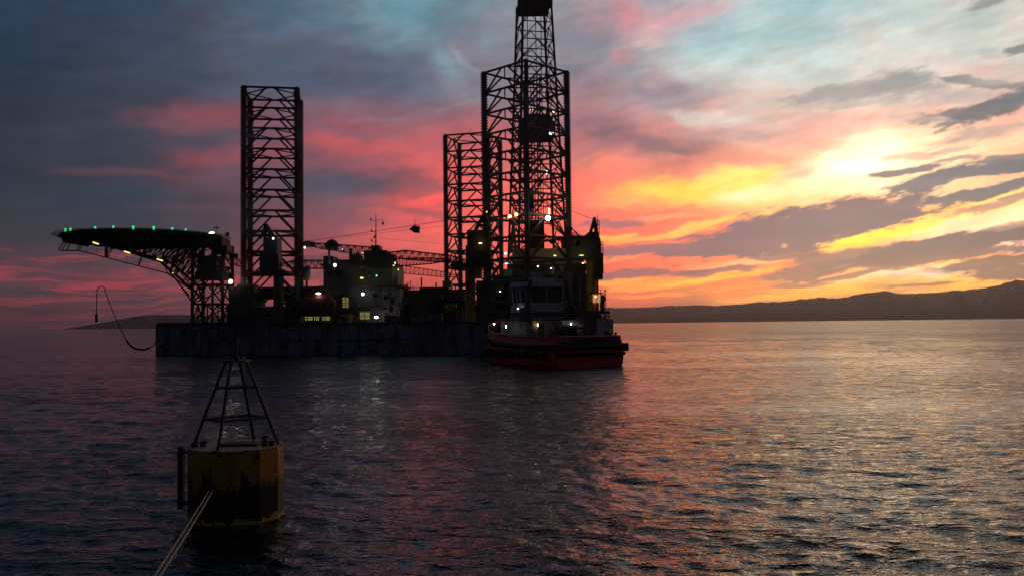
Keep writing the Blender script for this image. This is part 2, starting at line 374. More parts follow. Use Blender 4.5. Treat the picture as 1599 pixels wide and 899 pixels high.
# ------------------------------------------------------------------ materials
def newmat(name):
    m = bpy.data.materials.new(name); m.use_nodes = True
    nt = m.node_tree; b = nt.nodes['Principled BSDF']; return m, nt, b
def paint(name, col, rough=.55, metal=0.0, var=.35, scale=.6, rust=0.0, rustcol=(.10, .035, .015), bump=.0):
    """painted steel with large scale dirt and rust patches"""
    m, nt, b = newmat(name); n, l = nt.nodes, nt.links
    t = n.new('ShaderNodeTexCoord')
    mp = n.new('ShaderNodeMapping'); mp.inputs['Scale'].default_value = (scale, scale, scale * .35); l.new(t.outputs['Object'], mp.inputs[0])
    z = n.new('ShaderNodeTexNoise'); z.inputs['Scale'].default_value = 1.0; z.inputs['Detail'].default_value = 6; z.inputs['Roughness'].default_value = .65
    l.new(mp.outputs[0], z.inputs[0])
    mr = n.new('ShaderNodeMapRange'); mr.inputs['From Min'].default_value = .3; mr.inputs['From Max'].default_value = .7
    mr.inputs['To Min'].default_value = 1 - var; mr.inputs['To Max'].default_value = 1 + var * .5; l.new(z.outputs[0], mr.inputs[0])
    vm = n.new('ShaderNodeVectorMath'); vm.operation = 'SCALE'; vm.inputs[0].default_value = col[:3]; l.new(mr.outputs[0], vm.inputs['Scale'])
    out = vm.outputs[0]
    if rust > 0:
        z2 = n.new('ShaderNodeTexNoise'); z2.inputs['Scale'].default_value = 2.3; z2.inputs['Detail'].default_value = 8; z2.inputs['Roughness'].default_value = .7
        l.new(mp.outputs[0], z2.inputs[0])
        r_ = n.new('ShaderNodeMapRange'); r_.inputs['From Min'].default_value = .62 - rust * .3; r_.inputs['From Max'].default_value = .70 - rust * .3; l.new(z2.outputs[0], r_.inputs[0])
        mx = n.new('ShaderNodeMix'); mx.data_type = 'RGBA'; l.new(r_.outputs[0], mx.inputs[0]); l.new(out, mx.inputs[6]); mx.inputs[7].default_value = (*rustcol, 1)
        out = mx.outputs[2]
    l.new(out, b.inputs['Base Color'])
    b.inputs['Roughness'].default_value = rough; b.inputs['Metallic'].default_value = metal
    if bump:
        bp = n.new('ShaderNodeBump'); bp.inputs['Strength'].default_value = bump; bp.inputs['Distance'].default_value = .02; l.new(z.outputs[0], bp.inputs['Height']); l.new(bp.outputs[0], b.inputs['Normal'])
    return m
def emit(name, col, k):
    m, nt, b = newmat(name); b.inputs['Base Color'].default_value = (*col[:3], 1)
    b.inputs['Emission Color'].default_value = (*col[:3], 1); b.inputs['Emission Strength'].default_value = k
    return m
def bands(name, c1, c2, period, phase, ratio=.5):
    """paint bands by height on the legs (object z = metres above the water)"""
    m, nt, b = newmat(name); n, l = nt.nodes, nt.links
    t = n.new('ShaderNodeTexCoord'); s_ = n.new('ShaderNodeSeparateXYZ'); l.new(t.outputs['Object'], s_.inputs[0])
    a = n.new('ShaderNodeMath'); a.operation = 'ADD'; a.inputs[1].default_value = phase; l.new(s_.outputs[2], a.inputs[0])
    d = n.new('ShaderNodeMath'); d.operation = 'DIVIDE'; d.inputs[1].default_value = period; l.new(a.outputs[0], d.inputs[0])
    f = n.new('ShaderNodeMath'); f.operation = 'FRACT'; l.new(d.outputs[0], f.inputs[0])
    g = n.new('ShaderNodeMath'); g.operation = 'GREATER_THAN'; g.inputs[1].default_value = ratio; l.new(f.outputs[0], g.inputs[0])
    mx = n.new('ShaderNodeMix'); mx.data_type = 'RGBA'; l.new(g.outputs[0], mx.inputs[0]); mx.inputs[6].default_value = (*c1, 1); mx.inputs[7].default_value = (*c2, 1)
    l.new(mx.outputs[2], b.inputs['Base Color']); b.inputs['Roughness'].default_value = .6
    return m
M = dict(
 hull=paint('hull_paint', (.20, .235, .31), .6, var=.5, scale=.3, rust=.4),
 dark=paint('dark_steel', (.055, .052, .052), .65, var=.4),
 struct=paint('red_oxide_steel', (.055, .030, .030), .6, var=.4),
 grey=paint('grey_paint', (.13, .14, .15), .6, rust=.3),
 white=paint('weathered_white_paint', (.34, .35, .35), .6, rust=.35, scale=.4),
 cream=paint('cream_cladding', (.40, .34, .27), .75, scale=.3, rust=.1),
 yellow=paint('yellow_paint', (.50, .33, .03), .55, rust=.35),
 ltyellow=paint('pale_yellow_paint', (.45, .36, .10), .55, rust=.2),
 green=paint('dark_green_paint', (.03, .055, .05), .6),
 olive=paint('olive_paint', (.085, .08, .035), .6, rust=.2),
 blue=paint('blue_paint', (.05, .09, .18), .6),
 red=paint('tug_red_paint', (.72, .03, .025), .45, rust=.15, scale=.5),
 orange=paint('lifeboat_red', (.16, .022, .018), .55),
 rubber=paint('black_rubber', (.012, .012, .013), .75),
 cable=paint('wire_rope', (.03, .03, .032), .7),
 glass=paint('dark_glass', (.01, .012, .015), .12),
 silver=paint('radome_grey', (.38, .42, .45), .5),
 deckgreen=paint('helideck_paint', (.03, .06, .045), .7, var=.4),
 leg=bands('leg_paint', (.13, .025, .025), (.13, .15, .16), 18.6, 2.0),
 rope=paint('pale_mooring_rope', (.42, .40, .36), .9, var=.4, scale=9),
 w_warm=emit('lamp_warm', (1, .72, .32), 6), w_white=emit('lamp_white', (1, .95, .85), 8), w_cool=emit('lamp_cool', (.72, .80, 1), 8),
 w_big=emit('lamp_flood', (1, .90, .66), 7), w_green=emit('lamp_green', (.04, .9, .28), 1.2), w_teal=emit('lamp_teal', (.25, .9, .7), 2.5), w_yel=emit('lamp_yellow', (1, .9, .3), 1.3), w_orange=emit('lamp_sodium', (1, .45, .15), 6),
 w_win=emit('lit_window', (.80, .72, .22), .16), w_winsmall=emit('lit_panel', (.75, .72, .28), .22),
)

# ------------------------------------------------------------------ water
def water_mesh():
    th = [R(a) for a in np.linspace(-44, 44, 1000)]
    back = [R(a) for a in np.linspace(44, 316, 60)][1:-1]
    th = np.array(th + back); nt_ = len(th)
    rr = np.concatenate([np.linspace(1.0, 13.0, 20)[:-1], np.geomspace(13, 900, 960), np.geomspace(930, 30000, 36)])
    nr = len(rr)
    Rg, Tg = np.meshgrid(rr, th, indexing='ij')
    X = Rg * np.sin(Tg); Y = Rg * np.cos(Tg); Z = np.zeros_like(X)
    dr = np.gradient(rr)[:, None] * np.ones_like(X)
    lams = np.exp(rng.uniform(math.log(.32), math.log(6.5), 96))
    for lam in lams:
        k = 2 * math.pi / lam
        ang = rng.normal(R(200), R(34))         # travel direction
        kx, ky = k * math.sin(ang), k * math.cos(ang)
        slope = 0.029 * (1.0 if lam < 1.6 else (1.6 / lam) ** .9)
        a = slope / k
        fade = np.clip((lam / dr - 2.5) / 3.0, 0, 1)
        ph = rng.uniform(0, 2 * math.pi)
        arg = kx * X + ky * Y + ph + .5 * np.sin(.11 * X + ph) + .5 * np.sin(.083 * Y + 2 * ph)
        Z += a * fade * (np.sin(arg) + .25 * np.cos(2 * arg))
    gust = .75 + .25 * np.sin(X * .045 + 1.3 * np.sin(Y * .031)) * np.sin(Y * .05 + .7)
    Z *= gust
    co = np.stack([X, Y, Z], -1).reshape(-1, 3)
    co = np.vstack([co, [[0, 0, 0]]])
    i = np.arange(nr - 1)[:, None]; j = np.arange(nt_)[None, :]; j2 = (j + 1) % nt_
    q = np.stack([i * nt_ + j, i * nt_ + j2 + 0 * i, (i + 1) * nt_ + j2, (i + 1) * nt_ + j], -1).reshape(-1, 4)[:, ::-1]
    tri = np.stack([np.full(nt_, nr * nt_), np.arange(nt_), (np.arange(nt_) + 1) % nt_], -1)[:, ::-1]
    me = bpy.data.meshes.new('water')
    nq, ntr = len(q), len(tri)
    me.vertices.add(len(co)); me.vertices.foreach_set('co', co.astype(np.float32).ravel())
    me.loops.add(nq * 4 + ntr * 3); me.loops.foreach_set('vertex_index', np.concatenate([q.ravel(), tri.ravel()]).astype(np.int32))
    me.polygons.add(nq + ntr)
    me.polygons.foreach_set('loop_start', np.concatenate([np.arange(nq) * 4, nq * 4 + np.arange(ntr) * 3]).astype(np.int32))
    me.polygons.foreach_set('loop_total', np.concatenate([np.full(nq, 4), np.full(ntr, 3)]).astype(np.int32))
    me.polygons.foreach_set('use_smooth', np.ones(nq + ntr, bool))
    me.update(); me.validate()
    return me
wm, nt, b = newmat('sea_water')
n, l = nt.nodes, nt.links
b.inputs['Base Color'].default_value = (.004, .008, .014, 1)
b.inputs['Roughness'].default_value = .06; b.inputs['IOR'].default_value = 1.42
t = n.new('ShaderNodeTexCoord')
def wn(sx, sy, scale, detail, rough, rz=0.0):
    mp = n.new('ShaderNodeMapping'); mp.inputs['Scale'].default_value = (sx, sy, 1); mp.inputs['Rotation'].default_value = (0, 0, rz)
    l.new(t.outputs['Object'], mp.inputs[0])
    z = n.new('ShaderNodeTexNoise'); z.inputs['Scale'].default_value = scale; z.inputs['Detail'].default_value = detail; z.inputs['Roughness'].default_value = rough
    l.new(mp.outputs[0], z.inputs[0]); return z.outputs[0]
slick = wn(.012, .035, 1.0, 5, .6, R(4))
fine = wn(1.0, 1.6, 3.2, 3, .55, R(12))
mid = wn(.55, 1.0, 1.0, 4, .55, R(-9))
big = wn(.10, .24, 1.0, 7, .66, R(7))
mr = n.new('ShaderNodeMapRange'); mr.interpolation_type = 'SMOOTHSTEP'; mr.inputs['From Min'].default_value = .42; mr.inputs['From Max'].default_value = .60
mr.inputs['To Min'].default_value = .5; mr.inputs['To Max'].default_value = 1.15; l.new(slick, mr.inputs[0])
prev = None
for src, st_, dist in ((big, .60, 1.2), (mid, .9, .34), (fine, .7, .085)):
    bp = n.new('ShaderNodeBump'); bp.inputs['Distance'].default_value = dist
    ms = n.new('ShaderNodeMath'); ms.operation = 'MULTIPLY'; ms.inputs[1].default_value = st_; l.new(mr.outputs[0], ms.inputs[0]); l.new(ms.outputs[0], bp.inputs['Strength'])
    l.new(src, bp.inputs['Height'])
    if prev: l.new(prev, bp.inputs['Normal'])
    prev = bp.outputs[0]
l.new(prev, b.inputs['Normal'])
wme = water_mesh(); wme.materials.append(wm)
wo = bpy.data.objects.new('water', wme); COL.objects.link(wo); tag(wo, kind='structure')

# ------------------------------------------------------------------ hills across the bay
def ridge(name, pts, Y0, depth, mat, seed, rough=6.0):
    """a range of hills: silhouette heights along the crest, slopes running down both sides to the sea"""
    rs = np.random.default_rng(seed)
    xs = np.linspace(pts[0][0], pts[-1][0], 260)
    ys = np.interp(xs, [p[0] for p in pts], [p[1] for p in pts])
    m = MB(); rows_ = 15; P = []; 
    nx = len(xs)
    ph = rs.uniform(0, 6.28, 12); fr = rs.uniform(.015, .12, 12)
    for jx, (x, y) in enumerate(zip(xs, ys)):
        top = at(x, y, Y0); h = max(top.z, 1.0)
        for jr in range(rows_):
            t_ = jr / (rows_ - 1) * 2 - 1
            prof = (1 - abs(t_)) ** .9
            spur = 1 + .22 * sum(math.sin(fr[q_] * x * (1 + .2 * q_) + ph[q_] + 2.2 * t_) for q_ in range(5)) * (abs(t_) > .01) * (1 - abs(t_)) * .6
            z = h * prof * spur + (sum(math.sin(fr[q_] * 4 * x + ph[q_] + t_ * 5 * q_) for q_ in range(12)) * rough / 6 * (1.0 if jr != 7 else .35) if 0 < jr < rows_ - 1 else -3)
            f = (Y0 + t_ * depth) / Y0
            P.append((top.x * f, Y0 + t_ * depth, min(z, h) if abs(t_) > .01 else z))
    F = [[i * rows_ + j, (i + 1) * rows_ + j, (i + 1) * rows_ + j + 1, i * rows_ + j + 1] for i in range(nx - 1) for j in range(rows_ - 1)]
    m.poly(P, F)
    return tag(m.build(name, mat, smooth=True), kind='structure')
hillm = paint('hill_forest', (.075, .065, .06), .95, var=.5, scale=.004)
ridge('far_hills', [(860, 497), (905, 490), (945, 481), (1000, 480), (1060, 477), (1120, 477), (1180, 473), (1230, 470), (1275, 465), (1310, 466), (1350, 457), (1380, 455), (1410, 459), (1450, 457), (1500, 454), (1540, 449), (1570, 443), (1599, 438), (1700, 425), (1850, 418), (2000, 440), (2200, 470), (2400, 495)], 6500, 1500, hillm, 3, 12)
ridge('near_foothills', [(930, 499), (1050, 492), (1180, 488), (1300, 486), (1420, 481), (1520, 476), (1599, 470), (1750, 462), (2000, 480), (2300, 498)], 4600, 800, hillm, 5, 6)
ridge('headland', [(100, 513), (150, 505), (180, 500), (210, 494), (240, 491), (280, 491), (330, 492), (380, 496), (450, 502), (560, 507)], 5200, 700, hillm, 8, 4)

# ------------------------------------------------------------------ evening haze over the bay
hm = bpy.data.materials.new('haze_air'); hm.use_nodes = True; ht = hm.node_tree; ht.nodes.clear()
ho = ht.nodes.new('ShaderNodeOutputMaterial'); pvn = ht.nodes.new('ShaderNodeVolumePrincipled')
pvn.inputs['Color'].default_value = (.92, .93, .96, 1); pvn.inputs['Density'].default_value = 5.5e-5; pvn.inputs['Anisotropy'].default_value = .8
ht.links.new(pvn.outputs[0], ho.inputs['Volume'])
hz = MB(); hz.box((0, 0, 218), (62000, 62000, 442)); hzo = hz.build('haze', hm, None, origin=(0, 0, 0)); tag(hzo, kind='stuff')

# ------------------------------------------------------------------ the drilling rig (one thing; everything bolted to it is a part)
DECK = 6.5
rig = empty('drilling_rig', (-25, 205, 0))
tag(rig, 'dark drilling rig with three tall lattice legs, derrick and helideck, afloat behind the tug', 'oil rig')
def part(mb, name, mat, parent=None, label=None, smooth=False):
    o = mb.build(name, mat, parent or rig, smooth)
    if label: o['label'] = label
    return o
def facing(px, py, Y, w, h, d, rz=0.0, mb=None):
    """box whose near face centre is seen at the pixel; sizes in pixels of the photo for w and h, metres for depth"""
    p = at(px, py, Y); k = Y / FPX
    m = mb or MB(); m.box((p.x, p.y + d / 2, p.z), (w * k, d, h * k), rz); return m
def rect(x0, y0, x1, y1, Y, d, mb=None, rz=0.0):
    return facing((x0 + x1) / 2, (y0 + y1) / 2, Y, abs(x1 - x0), abs(y1 - y0), d, rz, mb)

# hull: triangular barge with chamfered bilge
out_ = [(-80.2, 199.5), (-77.5, 196.6), (16.5, 172.2), (20, 176), (25, 252), (20, 262), (-32, 266), (-40, 262), (-82, 206)]
inn = [(x * .995 - .1, y * .999) for x, y in out_]
hb = MB(); hb.prism(out_, -1.0, DECK)
hull = part(hb, 'hull', M['hull'])
def near_y(x): return 196.6 + (x + 77.5) * (172.2 - 196.6) / 94
rb = MB()
for i, x in enumerate(np.arange(-76, 16, 4.0)):       # fender strakes / frame lines on the near side
    rb.bar((x, near_y(x) - .12, .2), (x, near_y(x) - .12, DECK - .2), .10, 4)
rb.bar((-77.5, 196.45, DECK - .12), (16.5, 172.05, DECK - .12), .22, 4); rb.bar((-77.5, 196.45, 3.0), (16.5, 172.05, 3.0), .10, 4)
part(rb, 'fender_strake', M['dark'], hull)
rl = MB()
ring_ = [(-81, 205.4), (-79.4, 200), (-77, 197.4), (16, 173.1), (19.4, 176.5), (24.3, 252)]
for (xa, ya), (xb, yb) in zip(ring_[:-1], ring_[1:]):
    Ld = math.hypot(xb - xa, yb - ya); k_ = max(1, int(Ld / 2.0))
    for zz in (.55, 1.1): rl.bar((xa, ya, DECK + zz), (xb, yb, DECK + zz), .035, 4)
    for i in range(k_ + 1):
        t_ = i / k_; rl.bar((xa + (xb - xa) * t_, ya + (yb - ya) * t_, DECK - .05), (xa + (xb - xa) * t_, ya + (yb - ya) * t_, DECK + 1.12), .04, 4)
part(rl, 'deck_railing', M['ltyellow'], hull)

# legs: square lattice, four toothed chords
def leg_meshes(sz, ztop, bay):
    h = sz / 2; z0 = -2.0
    ch = MB(); ch.bar((0, 0, z0), (0, 0, ztop), .42, 8)
    ch.box((0, 0, (z0 + ztop) / 2), (1.06, .24, ztop - z0 - .1)); 
    z = z0 + .4
    while z < ztop - .3:
        for s_ in (-1, 1): ch.poly([(s_ * .52, -.11, z), (s_ * .52, .11, z), (s_ * .52, .11, z + .34), (s_ * .52, -.11, z + .34), (s_ * .78, -.11, z + .08), (s_ * .78, .11, z + .08), (s_ * .78, .11, z + .26), (s_ * .78, -.11, z + .26)],
            [[0, 1, 2, 3], [4, 7, 6, 5], [0, 4, 5, 1], [1, 5, 6, 2], [2, 6, 7, 3], [3, 7, 4, 0]])
        z += .58
    br = MB(); z = ztop - .25; c4 = [(-h, -h), (h, -h), (h, h), (-h, h)]; lv = 0
    while z > z0 + bay:
        for k in range(4):
            a = Vector((*c4[k], z)); b_ = Vector((*c4[(k + 1) % 4], z)); mid = (a + b_) / 2; d = (b_ - a).normalized()
            zz = 0.0 if k % 2 == 0 else 0.0
            br.bar(a, b_, .25, 6)
            up_ = Vector((0, 0, 0)); lowa, lowb = a - Vector((0, 0, bay)), b_ - Vector((0, 0, bay))
            br.bar(mid - d * .9, lowa + d * .5, .21, 6); br.bar(mid + d * .9, lowb - d * .5, .21, 6)
        for k in range(4):
            m1 = (Vector((*c4[k], z)) + Vector((*c4[(k + 1) % 4], z))) / 2; m2 = (Vector((*c4[(k + 1) % 4], z)) + Vector((*c4[(k + 2) % 4], z))) / 2
            br.bar(m1, m2, .15, 5)
        z -= bay; lv += 1
    return ch, br
def make_leg(cx, cyy, yaw, sz, ztop, bay, label):
    ch, br = leg_meshes(sz, ztop, bay)
    leg = br.build('leg', M['leg'], rig, origin=(0, 0, 0)); leg.location = Vector((cx, cyy, 0)) - rig.location; leg.rotation_euler = (0, 0, yaw); leg['label'] = label
    h = sz / 2; first = None
    for k, (x, y) in enumerate(((-h, -h), (h, -h), (h, h), (-h, h))):
        if first is None:
            first = ch.build('chord', M['leg'], leg, origin=(0, 0, 0)); o = first
        else: o = dup(first, leg)
        o.location = (x, y, 0); o.rotation_euler = (0, 0, R(-45 if k % 2 else 45) if abs(yaw) > R(30) else 0)
    return leg
zA = at(380, 134, 193.5).z; zB = at(822, 93, 176.5).z; zC = at(702, 205, 240).z
legA = make_leg(-53.9, 200, R(9.6), 11.4, zA, 4.55, 'lattice leg beside the helideck, farthest left')
legB = make_leg(3.3, 185, R(45), 12.3, zB, 4.4, 'tall lattice leg in front of the derrick, seen corner on')
legC = make_leg(-10.5, 248.5, R(-15), 12.3, zC, 4.6, 'shorter looking far lattice leg behind the yellow crane')
# jacking houses round each leg
for (cx, cyy, yaw, top, hw, mt) in ((-54.3, 200, R(9.6), DECK + 3.2, 7.6, 'dark'), (3.3, 186.5, R(45), DECK + 3.0, 7.9, 'dark'), (-10.5, 248.5, R(-15), DECK + 8, 7.6, 'dark')):
    jb = MB(); Mz = Matrix.Rotation(yaw, 3, 'Z')
    for sx in (-1, 1):
        for sy in (-1, 1):
            p = Mz @ Vector((sx * (hw - .6), sy * (hw - .6), 0)); jb.box((cx + p.x, cyy + p.y, (DECK + top) / 2), (2.6, 2.6, top - DECK + .4), yaw)
    for k in range(4):
        a = Mz @ Vector((hw * (1, 1, -1, -1)[k], hw * (1, -1, -1, 1)[k], 0)); b_ = Mz @ Vector((hw * (1, -1, -1, 1)[k], hw * (-1, -1, 1, 1)[k], 0))
        jb.bar((cx + a.x, cyy + a.y, top), (cx + b_.x, cyy + b_.y, top), .35, 4)
    part(jb, 'jacking_frame', M[mt])

# ---- helideck
HC = Vector((-77.9, 187.5, 0)); HZ = at(212, 369.5, 187.5).z; HR = 16.3
hd = MB(); n8 = 8; octo = [(HC.x + HR * math.cos(math.pi * 2 * (i + .5) / n8) * 1.0, HC.y + HR * math.sin(math.pi * 2 * (i + .5) / n8)) for i in range(n8)]
ring16 = [(HC.x + HR * math.cos(math.pi * 2 * i / 16), HC.y + HR * math.sin(math.pi * 2 * i / 16)) for i in range(16)]
hd.prism(ring16, HZ - .6, HZ)
helideck = part(hd, 'helideck', M['deckgreen'])
nb = MB()
for i in range(16):
    a = Vector((*ring16[i], HZ - .3)); b_ = Vector((*ring16[(i + 1) % 16], HZ - .3)); oa = (a - HC).normalized(); 
    a2 = Vector((HC.x + (a.x - HC.x) * 1.08, HC.y + (a.y - HC.y) * 1.08, HZ - .05)); b2 = Vector((HC.x + (b_.x - HC.x) * 1.08, HC.y + (b_.y - HC.y) * 1.08, HZ - .05))
    nb.bar(a2, b2, .06, 4)
    for t_ in np.linspace(0, 1, 6)[:-1]: nb.bar(a.lerp(b_, t_), a2.lerp(b2, t_), .045, 4)
part(nb, 'safety_net', M['dark'], helideck)
ub = MB()
for i in range(-4, 5):                                # girders under the deck
    half = math.sqrt(max(0, (HR - .8) ** 2 - (i * 3.6) ** 2)); ub.box((HC.x, HC.y + i * 3.6, HZ - 1.15), (2 * half, .3, .55))
    ub.box((HC.x + i * 3.6, HC.y, HZ - 1.35), (.3, 2 * half * .92, .5))
part(ub, 'deck_girder', M['deckgreen'], helideck)
TX0, TX1 = at(300, 450, 192).x, at(347, 450, 192).x; TY0, TY1 = 192.2, 199.0
tt = at(320, 384, 192).z
# cantilever truss: two planes from the tower foot up under the deck
tb = MB()
for Yp in (TY0, TY1):
    def q(px, py): 
        p = at(px, py, TY0); return Vector((p.x, Yp, p.z))
    nodes_lo = [q(150, 378), q(185, 388), q(220, 399), q(250, 408), q(266, 422), q(282, 436), q(298, 450)]
    up_x = [150, 178, 196, 214, 233, 250, 262, 275, 290, 305, 325]
    nodes_hi = [Vector((q(x, 380).x, Yp, HZ - 1.4)) for x in up_x]
    tb.path(nodes_lo, .30, 6); tb.path(nodes_hi, .24, 6)
    lo2 = [nodes_lo[0]] + [nodes_lo[i].lerp(nodes_lo[i + 1], t_) for i in range(len(nodes_lo) - 1) for t_ in (.5, 1)]
    for i in range(1, 10):
        a = lo2[min(i, len(lo2) - 1)]; tb.bar(a, nodes_hi[i], .15, 5); tb.bar(a, nodes_hi[min(i + 1, 10)], .13, 5)
        if i > 1: tb.bar(a, nodes_hi[i - 1], .11, 5)
    for tgt in (262, 275, 290, 318): tb.bar(q(252, 409), Vector((q(tgt, 380).x, Yp, HZ - 1.4)), .14, 5)
    tb.bar(q(272, 425), Vector((q(300, 384).x, Yp, HZ - 1.4)), .2, 6); tb.bar(q(268, 418), Vector((q(285, 384).x, Yp, HZ - 1.4)), .14, 6)
    tb.bar(q(270, 430), q(299, 470), .16, 5); tb.bar(q(264, 424), q(296, 462), .12, 5)
for p_, r_ in (((185, 388), .12), ((220, 399), .12), ((250, 408), .14), ((282, 436), .14)):
    a = at(*p_, TY0); tb.bar((a.x, TY0, a.z), (a.x, TY1, a.z), r_, 5)
part(tb, 'cantilever_truss', M['struct'], helideck)
# support tower
sb = MB(); TZ = [DECK, DECK + 4.4, DECK + 8.6, DECK + 12.5, HZ - 1.4]
cs = [(TX0, TY0), (TX1, TY0), (TX1, TY1), (TX0, TY1)]
for (x, y) in cs: sb.bar((x, y, DECK), (x, y, HZ - 1.2), .36, 8)
for fx in (.33, .66):
    for y in (TY0, TY1): sb.bar((TX0 + (TX1 - TX0) * fx, y, DECK), (TX0 + (TX1 - TX0) * fx, y, HZ - 1.2), .2, 6)
for zi in range(4):
    for k in range(4):
        a, b_ = cs[k], cs[(k + 1) % 4]; mx_ = ((a[0] + b_[0]) / 2, (a[1] + b_[1]) / 2)
        sb.bar((*a, TZ[zi + 1]), (*b_, TZ[zi + 1]), .2, 6)
        sb.bar((*a, TZ[zi]), (*mx_, TZ[zi + 1]), .18, 5); sb.bar((*b_, TZ[zi]), (*mx_, TZ[zi + 1]), .18, 5)
        if zi == 0: sb.bar((*mx_, TZ[0]), (*mx_, TZ[1]), .15, 5)
    sb.bar((TX0, TY0, TZ[zi]), (TX1, TY1, TZ[zi + 1]), .14, 5)
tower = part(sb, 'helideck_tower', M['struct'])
rm = MB(); rect(308, 399, 338, 428, 192.0, 6.0, rm); rect(304, 424, 346, 436, 191.6, 6.6, rm)
part(rm, 'control_cabin', M['green'], tower)
ac = MB(); rect(318, 372, 346, 384, 190, 6, ac); rect(330, 383, 354, 396, 191, 4, ac)
part(ac, 'access_platform', M['green'], tower)
pr = MB()
for x in range(318, 356, 4):
    a = at(x, 372, 189.8); pr.bar(a, a + Vector((0, 0, 1.2)), .04, 4)
a = at(318, 372, 189.8); b_ = at(354, 378, 189.8); pr.bar(a + Vector((0, 0, 1.2)), b_ + Vector((0, 0, 1.2)), .04, 4)
a = at(338, 372, 189.8); pr.bar(a, at(338, 352, 189.8), .07, 5); pr.box(at(338, 356, 189.8), (1.2, .3, .3)); pr.bar(at(332, 372, 189.8), at(332, 360, 189.8), .06, 5)
pr.ball(at(355, 366, 189.8), .45)
pr.bar(at(355, 366, 189.8), at(352, 380, 190), .06, 4)
part(pr, 'platform_railing', M['dark'], tower)
# sloping gangway from the platform down to the leg
gw = MB(); gw.truss(at(347, 392, 192), at(378, 416, 195), 1.2, 1.2, 1.3, 1.3, 7, .09)
gw.ball(at(368, 400, 193.5), .6)
part(gw, 'stairway', M['struct'], tower)
# hanging inspection walkway below the helideck
wk = MB(); wy = 184.0
pth = [at(91, 391, wy), at(121, 391, wy), at(165, 402, wy), at(215, 415, wy), at(262, 427, wy)]
for a, b_ in zip(pth[:-1], pth[1:]):
    d = (b_ - a); 
    for oy in (0, 1.0):
        wk.bar(a + Vector((0, oy, 0)), b_ + Vector((0, oy, 0)), .13, 4)
    k_ = max(2, int(d.length / 1.8))
    for i in range(k_):
        p = a.lerp(b_, i / k_); wk.bar(p, p + Vector((0, 0, 1.3)), .035, 4)
    for zz in (.65, 1.3): wk.bar(a + Vector((0, 0, zz)), b_ + Vector((0, 0, zz)), .035, 4)
for px in (92, 97, 104, 121, 124, 165, 168, 216, 217):
    t_ = min(pth, key=lambda v: 0); yb_ = np.interp(px, [91, 121, 165, 215, 262], [391, 391, 402, 415, 427]); a = at(px, yb_, wy)
    wk.bar(a, Vector((a.x, wy + (2 if px < 130 else 4), HZ - 1.0)), .10, 4)
wk.box(at(166, 394, wy), (.5, .5, 2.0))
wk.bar(pth[-1], at(298, 452, 191.5), .16, 5)
wk.bar(at(262, 427, wy), at(254, 409, wy + 2), .1, 5)
part(wk, 'hanging_walkway', M['struct'], helideck)

# ---- bow block with tank sides
bk = MB(); rect(357, 447, 396, 508, 190, 9, bk); rect(370, 443, 392, 448, 192, 6, bk)
part(bk, 'bow_deckhouse', M['dark'])
bd = MB(); rect(246, 503, 356, 512, 197.8, 3.0, bd)
part(bd, 'bow_bulwark', M['dark'])
# ---- cranes
def crane(name_label, px, Yc, ped, house, mast, cab, mped, mhouse, extras=()):
    hbm = MB(); rect(*house, Yc - 2.0, 4.5, hbm)
    for e in extras: rect(*e, Yc - 2.2, 3.0, hbm)
    house_ = part(hbm, 'crane', mhouse, label=name_label)
    pb = MB(); pc = at((ped[0] + ped[2]) / 2, ped[1], Yc); r_ = (ped[2] - ped[0]) / 2 * Yc / FPX
    pb.lathe((pc.x, Yc, 0), [(r_ * 1.15, DECK - .1), (r_ * 1.15, DECK + .8), (r_, DECK + 1.6), (r_, pc.z - .8), (r_ * 1.25, pc.z - .2), (r_ * 1.25, pc.z + .5)], 20)
    part(pb, 'pedestal', mped, house_, smooth=False)
    ab = MB(); tp = at(mast[0], mast[1], Yc); bl = at(mast[2], mast[3], Yc); br_ = at(mast[4], mast[3], Yc)
    for oy in (-1.6, 1.6):
        ab.bar(bl + Vector((0, oy, 0)), tp + Vector((0, oy * .4, 0)), .28, 5); ab.bar(br_ + Vector((0, oy, 0)), tp + Vector((0, oy * .4, 0)), .28, 5)
        for t_ in (.3, .6): ab.bar(bl.lerp(tp, t_) + Vector((0, oy * (1 - t_ * .6), 0)), br_.lerp(tp, t_) + Vector((0, oy * (1 - t_ * .6), 0)), .16, 5)
    for t_ in (.25, .5, .75): ab.bar(bl.lerp(tp, t_) + Vector((0, -1.6 + t_, 0)), bl.lerp(tp, t_) + Vector((0, 1.6 - t_, 0)), .14, 5)
    ab.bar(tp + Vector((0, -.7, 0)), tp + Vector((0, .7, 0)), .35, 8)
    part(ab, 'mast_frame', M['dark'], house_)
    cb = MB(); rect(*cab, Yc - 3.4, 2.2, cb); cabo = part(cb, 'cab', M['olive'], house_)
    gl = MB(); x0, y0, x1, y1 = cab; rect(x0 + 1, y0 + 1.5, x1 - 1, (y0 + y1) / 2, Yc - 3.43, .06, gl); part(gl, 'window', M['glass'], cabo)
    return house_
# left crane, turned with its boom towards the stern
cl = crane('dark green pedestal crane in front of the left leg', 434, 187, (427, 425, 443, 470), (405, 394, 432, 424), (416, 352, 410, 374, 428), (421, 396, 435, 421), M['olive'], M['green'])
ub_ = MB(); rect(411, 371, 433, 394, 185.4, 3.6, ub_); part(ub_, 'engine_housing', M['blue'], cl)
pf = MB(); rect(402, 423, 448, 427, 184, 6, pf); part(pf, 'slewing_platform', M['dark'], cl)
bm = MB(); bm.truss(at(438, 413, 185), at(552, 413, 186), 1.8, 1.6, 1.7, 1.7, 22, .11); bm.truss(at(552, 413, 186), at(705, 406, 188), 1.6, .9, 2.0, 1.0, 28, .12)
part(bm, 'boom', M['struct'], cl)
cb_ = MB()
for dz in (0, .5): cb_.bar(at(416, 353, 187) + Vector((0, dz, 0)), at(560, 404, 187) + Vector((0, dz, 0)), .035, 4)
